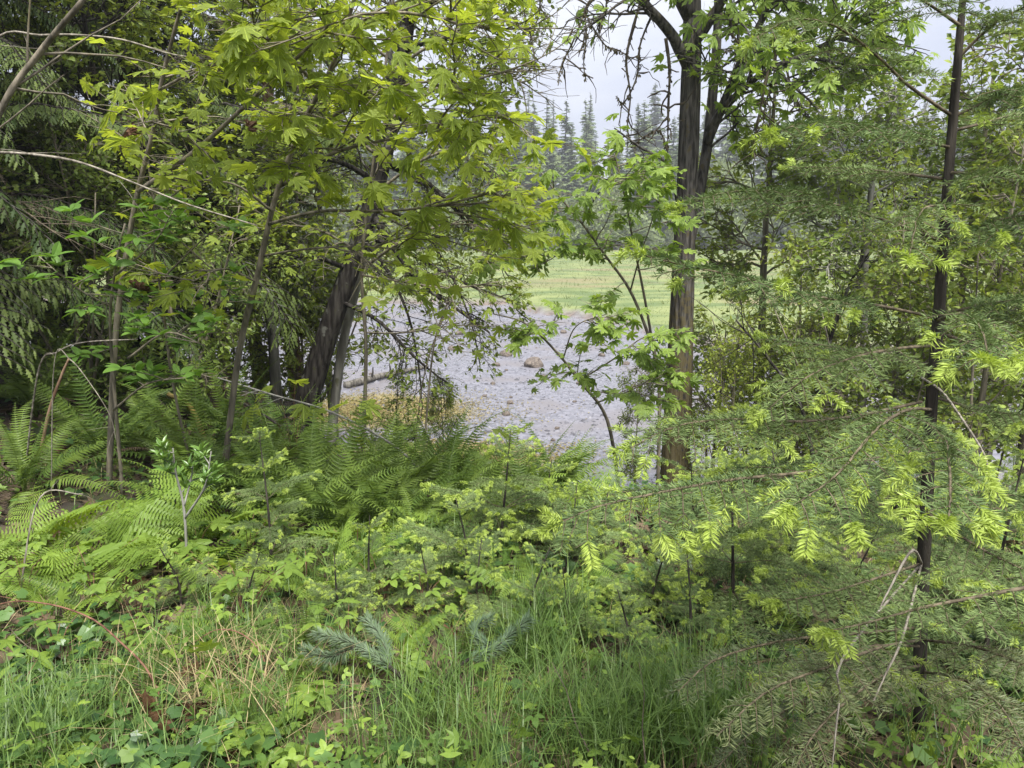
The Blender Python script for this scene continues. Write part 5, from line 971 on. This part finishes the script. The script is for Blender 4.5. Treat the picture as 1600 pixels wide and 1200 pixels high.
bare(805, 'bare_branch', 'pale thin dead twig drooping in front of the thin maple stem', 'branch', [(60, 640, 4.7), (85, 566, 4.5), (110, 562, 4.45), (145, 605, 4.4), (172, 650, 4.4), (182, 690, 4.4)], .004, .002, 'pale_twig', 2, .2)
bare(806, 'bare_branch', 'slanting dead branch reaching from the fern bank past the leaning trunk', 'branch', [(700, 760, 6.0), (620, 700, 6.0), (520, 645, 6.0), (420, 615, 6.0), (340, 590, 6.0)], .014, .006, 'bark_grey', 3, .4)
bare(807, 'bramble_cane', 'long reddish bramble cane arching over the grass and ivy', 'bramble', [(265, 1092, 2.25), (235, 1055, 2.3), (190, 1005, 2.4), (140, 965, 2.5), (70, 943, 2.55), (0, 944, 2.6), (-90, 990, 2.6)], .004, .0025, 'cane', 2, .15)
bare(808, 'bramble_cane', 'short reddish cane looped over the fallen dead leaves', 'bramble', [(415, 1060, 2.4), (412, 1030, 2.45), (380, 992, 2.5), (340, 984, 2.55), (300, 1005, 2.55)], .003, .002, 'cane', 1, .1)
bare(809, 'mossy_stick', 'short moss covered orange brown stick leaning among the sword ferns', 'stick', [(330, 672, 6.2), (300, 640, 6.2), (262, 615, 6.2)], .03, .02, 'mosswood', 0)
bare(810, 'leafless_sapling', 'thin upright red brown sucker stem in front of the sword ferns', 'stem', [(52, 728, 5.0), (75, 650, 5.0), (95, 590, 5.0), (108, 560, 5.0)], .014, .008, 'bark_red', 0)
bare(811, 'bare_branch', 'dead grey twig lying in the bracken', 'branch', [(0, 795, 3.2), (60, 782, 3.3), (130, 772, 3.4)], .005, .003, 'pale_twig', 2, .15)
bare(812, 'bare_branch', 'fallen dead branch with many stubs angled under the leaning trunk', 'branch', [(560, 740, 6.6), (500, 710, 6.6), (430, 660, 6.6), (380, 630, 6.7)], .02, .012, 'bark_dark', 6, .35)
bare(813, 'dead_snag', 'thin leafless grey snag leaning over the flat beside the water', 'snag', [(655, 720, 8.4), (675, 560, 8.4), (700, 470, 8.3), (725, 400, 8.2)], .014, .005, 'bark_stem', 7, .6)
bare(814, 'dead_snag', 'second thin leafless sapling stem slanting over the flat', 'snag', [(640, 700, 9.0), (660, 600, 9.0), (700, 480, 8.9), (740, 420, 8.8)], .012, .004, 'bark_stem', 7, .6)
bare(815, 'dead_snag', 'dead twiggy snag behind the young fir with bare curved branches', 'snag', [(1250, 700, 8.2), (1290, 560, 8.2), (1330, 440, 8.1), (1370, 380, 8.0)], .03, .01, 'bark_dark', 16, 1.0)
bare(816, 'dead_snag', 'dark dead shrub stem leaning beside the big maple', 'snag', [(1290, 720, 7.2), (1255, 645, 7.2), (1200, 560, 7.2), (1150, 500, 7.2)], .022, .008, 'bark_dark', 12, .8)

# ------------------------------------------------------------------ ground cover, grass, litter
def scatter(rng, n, x0, x1, y0, y1, dens=None):
    y = rng.uniform(0, 1, n) ** 1.2 * (y1 - y0) + y0; x = rng.uniform(x0, x1, n) * (.75 * y + .35); k = np.ones(n, bool) if dens is None else rng.uniform(0, 1, n) < dens(x, y); return x[k], y[k]
def ground_cover():
    rng = np.random.default_rng(901)
    g = Geo(); x, y = scatter(rng, 24000, -1, 1, 1.2, 10, lambda x, y: .12 + .88 * sstep(-.05, .45, wob(x, y, .4))); n = len(x)
    stamp(g, IVY, np.column_stack([x, y, G(x, y) + rng.uniform(.015, .14, n)]), frames(np.column_stack([rng.normal(0, 1, (n, 2)), rng.normal(-.1, .25, n)]), np.array((0, 0, 1.)) + rng.normal(0, .35, (n, 3))), rng.uniform(.028, .075, n), np.clip(rng.normal(.45, .28, n), 0, 1))
    tag(obj('ivy', g.mesh('ivy', M['ivy'])), 'small dark green ivy and creeping leaves covering the forest floor', kind='stuff')
    g = Geo()
    for tp, n_, s0, s1, hh in ((OVALS[0], 2000, .025, .06, .2), (IVY, 2600, .03, .07, .2), (SMALL6, 4200, .015, .04, .3), (MAPLE_LO, 800, .04, .1, .25)):
        x, y = scatter(rng, n_, -1, 1, 1.4, 6.5, lambda x, y: .04 + .96 * sstep(.0, .5, wob(y + n_, x, .35))); n = len(x); stamp(g, tp, np.column_stack([x, y, G(x, y) + rng.uniform(.03, hh, n)]), frames(np.column_stack([rng.normal(0, 1, (n, 2)), rng.normal(.1, .35, n)]), np.array((0, 0, 1.)) + rng.normal(0, .45, (n, 3))), rng.uniform(s0, s1, n), np.clip(rng.normal(.25, .25, n), 0, 1))
    x, y = scatter(rng, 4200, -1, 1, 1.4, 7, lambda x, y: .2 + .8 * sstep(0, .5, wob(y, x, .6))); n = len(x); stamp(g, TRI, np.column_stack([x, y, G(x, y) + rng.uniform(.05, .22, n)]), frames(np.column_stack([rng.normal(0, 1, (n, 2)), rng.normal(.1, .3, n)]), np.array((0, 0, 1.)) + rng.normal(0, .4, (n, 3))), rng.uniform(.018, .042, n), np.clip(rng.normal(.4, .28, n), 0, 1))
    tag(obj('undergrowth', g.mesh('undergrowth', M['bramble'])), 'mixed low green weeds growing up through the grass', kind='stuff')
    g = Geo(); x, y = scatter(rng, 13000, -1, 1, 1.2, 12); n = len(x); stamp(g, MAPLE_LO, np.column_stack([x, y, G(x, y) + rng.uniform(.0, .03, n)]), frames(np.column_stack([rng.normal(0, 1, (n, 2)), rng.normal(0, .25, n)]), np.array((0, 0, 1.)) + rng.normal(0, .5, (n, 3))), rng.uniform(.03, .13, n), rng.uniform(0, 1, n))
    tag(obj('leaf_litter', g.mesh('leaf_litter', M['litter'])), 'brown leaf litter spread over the forest floor', kind='stuff')
    def blades(n, cx, cy_, ln, lean, wd, g, dry=False, t0=.5):
        a = rng.uniform(0, 6.283, n); le = rng.uniform(.15, 1, n) * lean; L_ = ln * rng.uniform(.45, 1.15, n); b = np.column_stack([cx, cy_, G(cx, cy_) - .01]); h = np.column_stack([np.cos(a), np.sin(a), np.zeros(n)]); s = np.column_stack([-h[:, 1], h[:, 0], np.zeros(n)]); w_ = wd * rng.uniform(.6, 1.3, n); pts = []
        for u in (0, .35, .7, 1): pts.append(b + h * (L_ * le * u ** 2.1)[:, None] + np.array((0, 0, 1.)) * (L_ * (u - .45 * le * u ** 2.6))[:, None])
        V = np.stack([pts[0] - s * w_[:, None] * .7, pts[0] + s * w_[:, None] * .7, pts[1] - s * w_[:, None], pts[1] + s * w_[:, None], pts[2] - s * w_[:, None] * .75, pts[2] + s * w_[:, None] * .75, pts[3]], 1).reshape(-1, 3); i = np.arange(n) * 7
        T = np.concatenate([np.stack([i + p, i + q, i + r], -1) for p, q, r in ((0, 1, 3), (0, 3, 2), (2, 3, 5), (2, 5, 4), (4, 5, 6))]); g.add(V, T, np.repeat(np.clip(rng.normal(t0, .25, n), 0, 1), 7))
    g = Geo(); x, y = scatter(rng, 8500, -1, 1, 1.3, 6.5, lambda x, y: (.25 + .75 * sstep(-.2, .5, wob(x, y, .45))) * (1 - .75 * sstep(3.6, 5.5, y))); blades(len(x), x, y, .2, .9, .0017, g)
    for (px, py, n, ln, sp) in [(1000, 1120, 800, .33, .12), (940, 1150, 420, .32, .09), (1060, 1090, 480, .34, .11), (860, 975, 420, .42, .08), (830, 1010, 260, .38, .08), (60, 1120, 420, .3, .16), (180, 1080, 300, .28, .14), (330, 990, 260, .3, .12), (620, 1150, 300, .34, .12), (560, 880, 400, .33, .16), (760, 1170, 260, .42, .12), (700, 850, 500, .38, .18), (1130, 1150, 300, .5, .12), (420, 1120, 160, .36, .08), (690, 1080, 200, .4, .08), (20, 1180, 350, .36, .12), (880, 1100, 220, .38, .08), (250, 1180, 400, .25, .2), (460, 1000, 300, .3, .15), (1500, 1180, 200, .45, .2)]:
        cx, cy_ = gpix(px, min(1230, py + 40)); blades(n, cx + rng.normal(0, sp, n), cy_ + rng.normal(0, sp, n), ln, .85, .0018, g, t0=.45)
    tag(obj('grass', g.mesh('grass', M['grass'])), 'long green grass growing in tufts across the clearing', kind='stuff')
    g = Geo(); x, y = scatter(rng, 4200, -1, 1, 1.3, 5.5); n = len(x); blades(n, x, y, .2, 1.5, .0014, g, t0=.3)
    cx, cy_ = gpix(330, 1110); blades(260, cx + rng.normal(0, .2, 260), cy_ + rng.normal(0, .16, 260), .35, 1.2, .0016, g)
    tag(obj('dry_grass', g.mesh('dry_grass', M['straw'])), 'thin straw coloured dead grass bent between the green tufts', kind='stuff')
    # tall flowering grass stalks, one by one
    for i, (px, py, tx, ty, Y) in enumerate([(1128, 1190, 1141, 920, 2.1), (1084, 1180, 1085, 1000, 2.15), (1490, 1200, 1510, 1060, 2.0), (1170, 1160, 1155, 1040, 2.1), (768, 1000, 770, 850, 3.0), (905, 900, 900, 760, 3.6)]):
        b = P(px, py, Y); b[2] = gz(b[0], b[1]) - .02; e = P(tx, ty, Y); g = Geo(); c = spline([b, (b + e) / 2 + (.01, 0, 0), e], 10); tube(g, c, np.linspace(.0024, .0012, 10), 5); o = thing('grass_stalk', 'tall single flowering grass stalk rising above the tufts', 'grass stalk', b, 'tall grass stalks'); obj('stalk', g.mesh('stalk', M['grass'], b, True), o)
        g = Geo(); n = 60; u = rng.uniform(.72, 1, n); k = np.minimum(8, (u * 9).astype(int)); p = c[k] + (c[k + 1] - c[k]) * (u * 9 - k)[:, None]; stamp(g, SMALL, p, frames(np.column_stack([rng.normal(0, .35, (n, 2)), np.ones(n)]), rng.normal(0, 1, (n, 3))), rng.uniform(.008, .014, n), .7); obj('seed_head', g.mesh('seed_head', M['grass'], b), o)
ground_cover()
def floor_twigs():
    rng = np.random.default_rng(930); g = Geo()
    for _ in range(420):
        y = rng.uniform(1.5, 7.5); x = rng.uniform(-1, 1) * (.72 * y + .3); a = rng.uniform(0, 6.28); q = wander(rng, (x, y, gz(x, y) + .02), (math.cos(a), math.sin(a), rng.uniform(0, .35)), rng.uniform(.12, .5), 5, .16, (0, 0, -.1)); tube(g, q, np.linspace(.0035, .001, 6) * rng.uniform(.5, 1.5), 4)
    tag(obj('twig_debris', g.mesh('twig_debris', M['twig'], smooth=True)), 'fine dead twigs strewn through the grass and weeds', kind='stuff')
floor_twigs()
def crumple(tp, seed, amt):
    V, T = tp; rng = np.random.default_rng(seed); V = V.copy()
    for lv in range(2):
        e = {}; W = list(V); N = []
        def mid(a, b):
            k = (min(a, b), max(a, b))
            if k not in e: e[k] = len(W); W.append((W[a] + W[b]) / 2)
            return e[k]
        for a, b, c in T: x, y, z = mid(a, b), mid(b, c), mid(c, a); N += [(a, x, z), (x, b, y), (z, y, c), (x, y, z)]
        V = np.array(W); T = np.array(N); V = V + rng.normal(0, amt / (lv + 1), V.shape) * (.3, .3, 1)
    r = V[:, 1] * 2.6 + .3 * V[:, 0]; roll = np.array([V[:, 0] + .15 * np.sin(r), .3 * np.sin(r) + .25 * V[:, 1], V[:, 2] + .28 * (1 - np.cos(r))]).T
    return roll, T
DL = [leafmesh('leaf', crumple(leaf_from_outline(MAPLE_H, .3, f, d, .05, i + 9), i, .045), M['dead'], .4) for i, (f, d) in enumerate(((.5, -.3), (-.4, .5), (.7, .3)))]
rd = np.random.default_rng(950)
for i, (px, py, s, lab) in enumerate([(265, 1160, .19, 'big curled brown maple leaf lying flat in the grass'), (298, 1165, .15, 'curled reddish maple leaf standing on edge beside the big brown leaf'), (240, 1120, .10, 'pale grey withered leaf above the curled brown leaves'), (312, 1085, .09, 'small orange brown leaf by the looped cane'), (350, 1065, .10, None), (375, 1190, .10, None), (60, 880, .12, None), (185, 925, .10, None), (160, 960, .12, None), (840, 1160, .09, None), (420, 880, .10, None), (700, 1010, .08, None), (205, 945, .1, None), (20, 700, .16, None), (90, 720, .16, None), (45, 735, .16, None)]):
    x, y = gpix(px, py); o = obj('dead_leaf', DL[i % 3], None, (x, y, gz(x, y) + (.09 if i < 5 else .05))); s = s * (.8 if i < 5 else 1); o.scale = (s, s, s); o.rotation_euler = (rd.normal(.2, .35), rd.normal(0, .35), rd.uniform(0, 6.28)) if i != 1 else (1.0, .2, .4)
    tag(o, lab or 'small brown dead maple leaf fallen among green ground cover', 'dead leaf', None if lab else 'dead leaves on the ground')
for i, (px, py, Y) in enumerate([(217, 440, 4.5), (203, 195, 4.6), (382, 188, 4.6)]):
    p = P(px, py, Y); o = obj('dead_leaf', DL[i], None, p); o.scale = (.14,) * 3; o.rotation_euler = (-1.4, .3, rd.uniform(0, 6)); tag(o, ['orange brown dead leaf caught on the thin upright maple stem', 'dark red dead leaf hanging near the top of the thin upright maple', 'narrow brown dead leaf hanging from the slanting maple twigs'][i], 'dead leaf')

# ------------------------------------------------------------------ damp air over the estuary
def haze():
    import bmesh
    bm = bmesh.new(); bmesh.ops.create_cube(bm, size=1.0)
    x0, x1, y0, y1, z0, z1 = -720, 720, -60, 930, -14, 78
    for v in bm.verts: v.co = (x0 + (v.co.x + .5) * (x1 - x0), y0 + (v.co.y + .5) * (y1 - y0), z0 + (v.co.z + .5) * (z1 - z0))
    me = bpy.data.meshes.new('haze'); bm.to_mesh(me); bm.free()
    m = bpy.data.materials.new('haze'); m.use_nodes = True; t = m.node_tree; t.nodes.clear(); o = t.nodes.new('ShaderNodeOutputMaterial'); v = t.nodes.new('ShaderNodeVolumePrincipled')
    v.inputs['Color'].default_value = (.86, .9, .96, 1); v.inputs['Density'].default_value = HAZE; v.inputs['Anisotropy'].default_value = .2
    t.links.new(v.outputs[0], o.inputs['Volume']); me.materials.append(m); tag(obj('haze', me), 'thin pale haze filling the air', kind='stuff')
HAZE = .0011
haze()
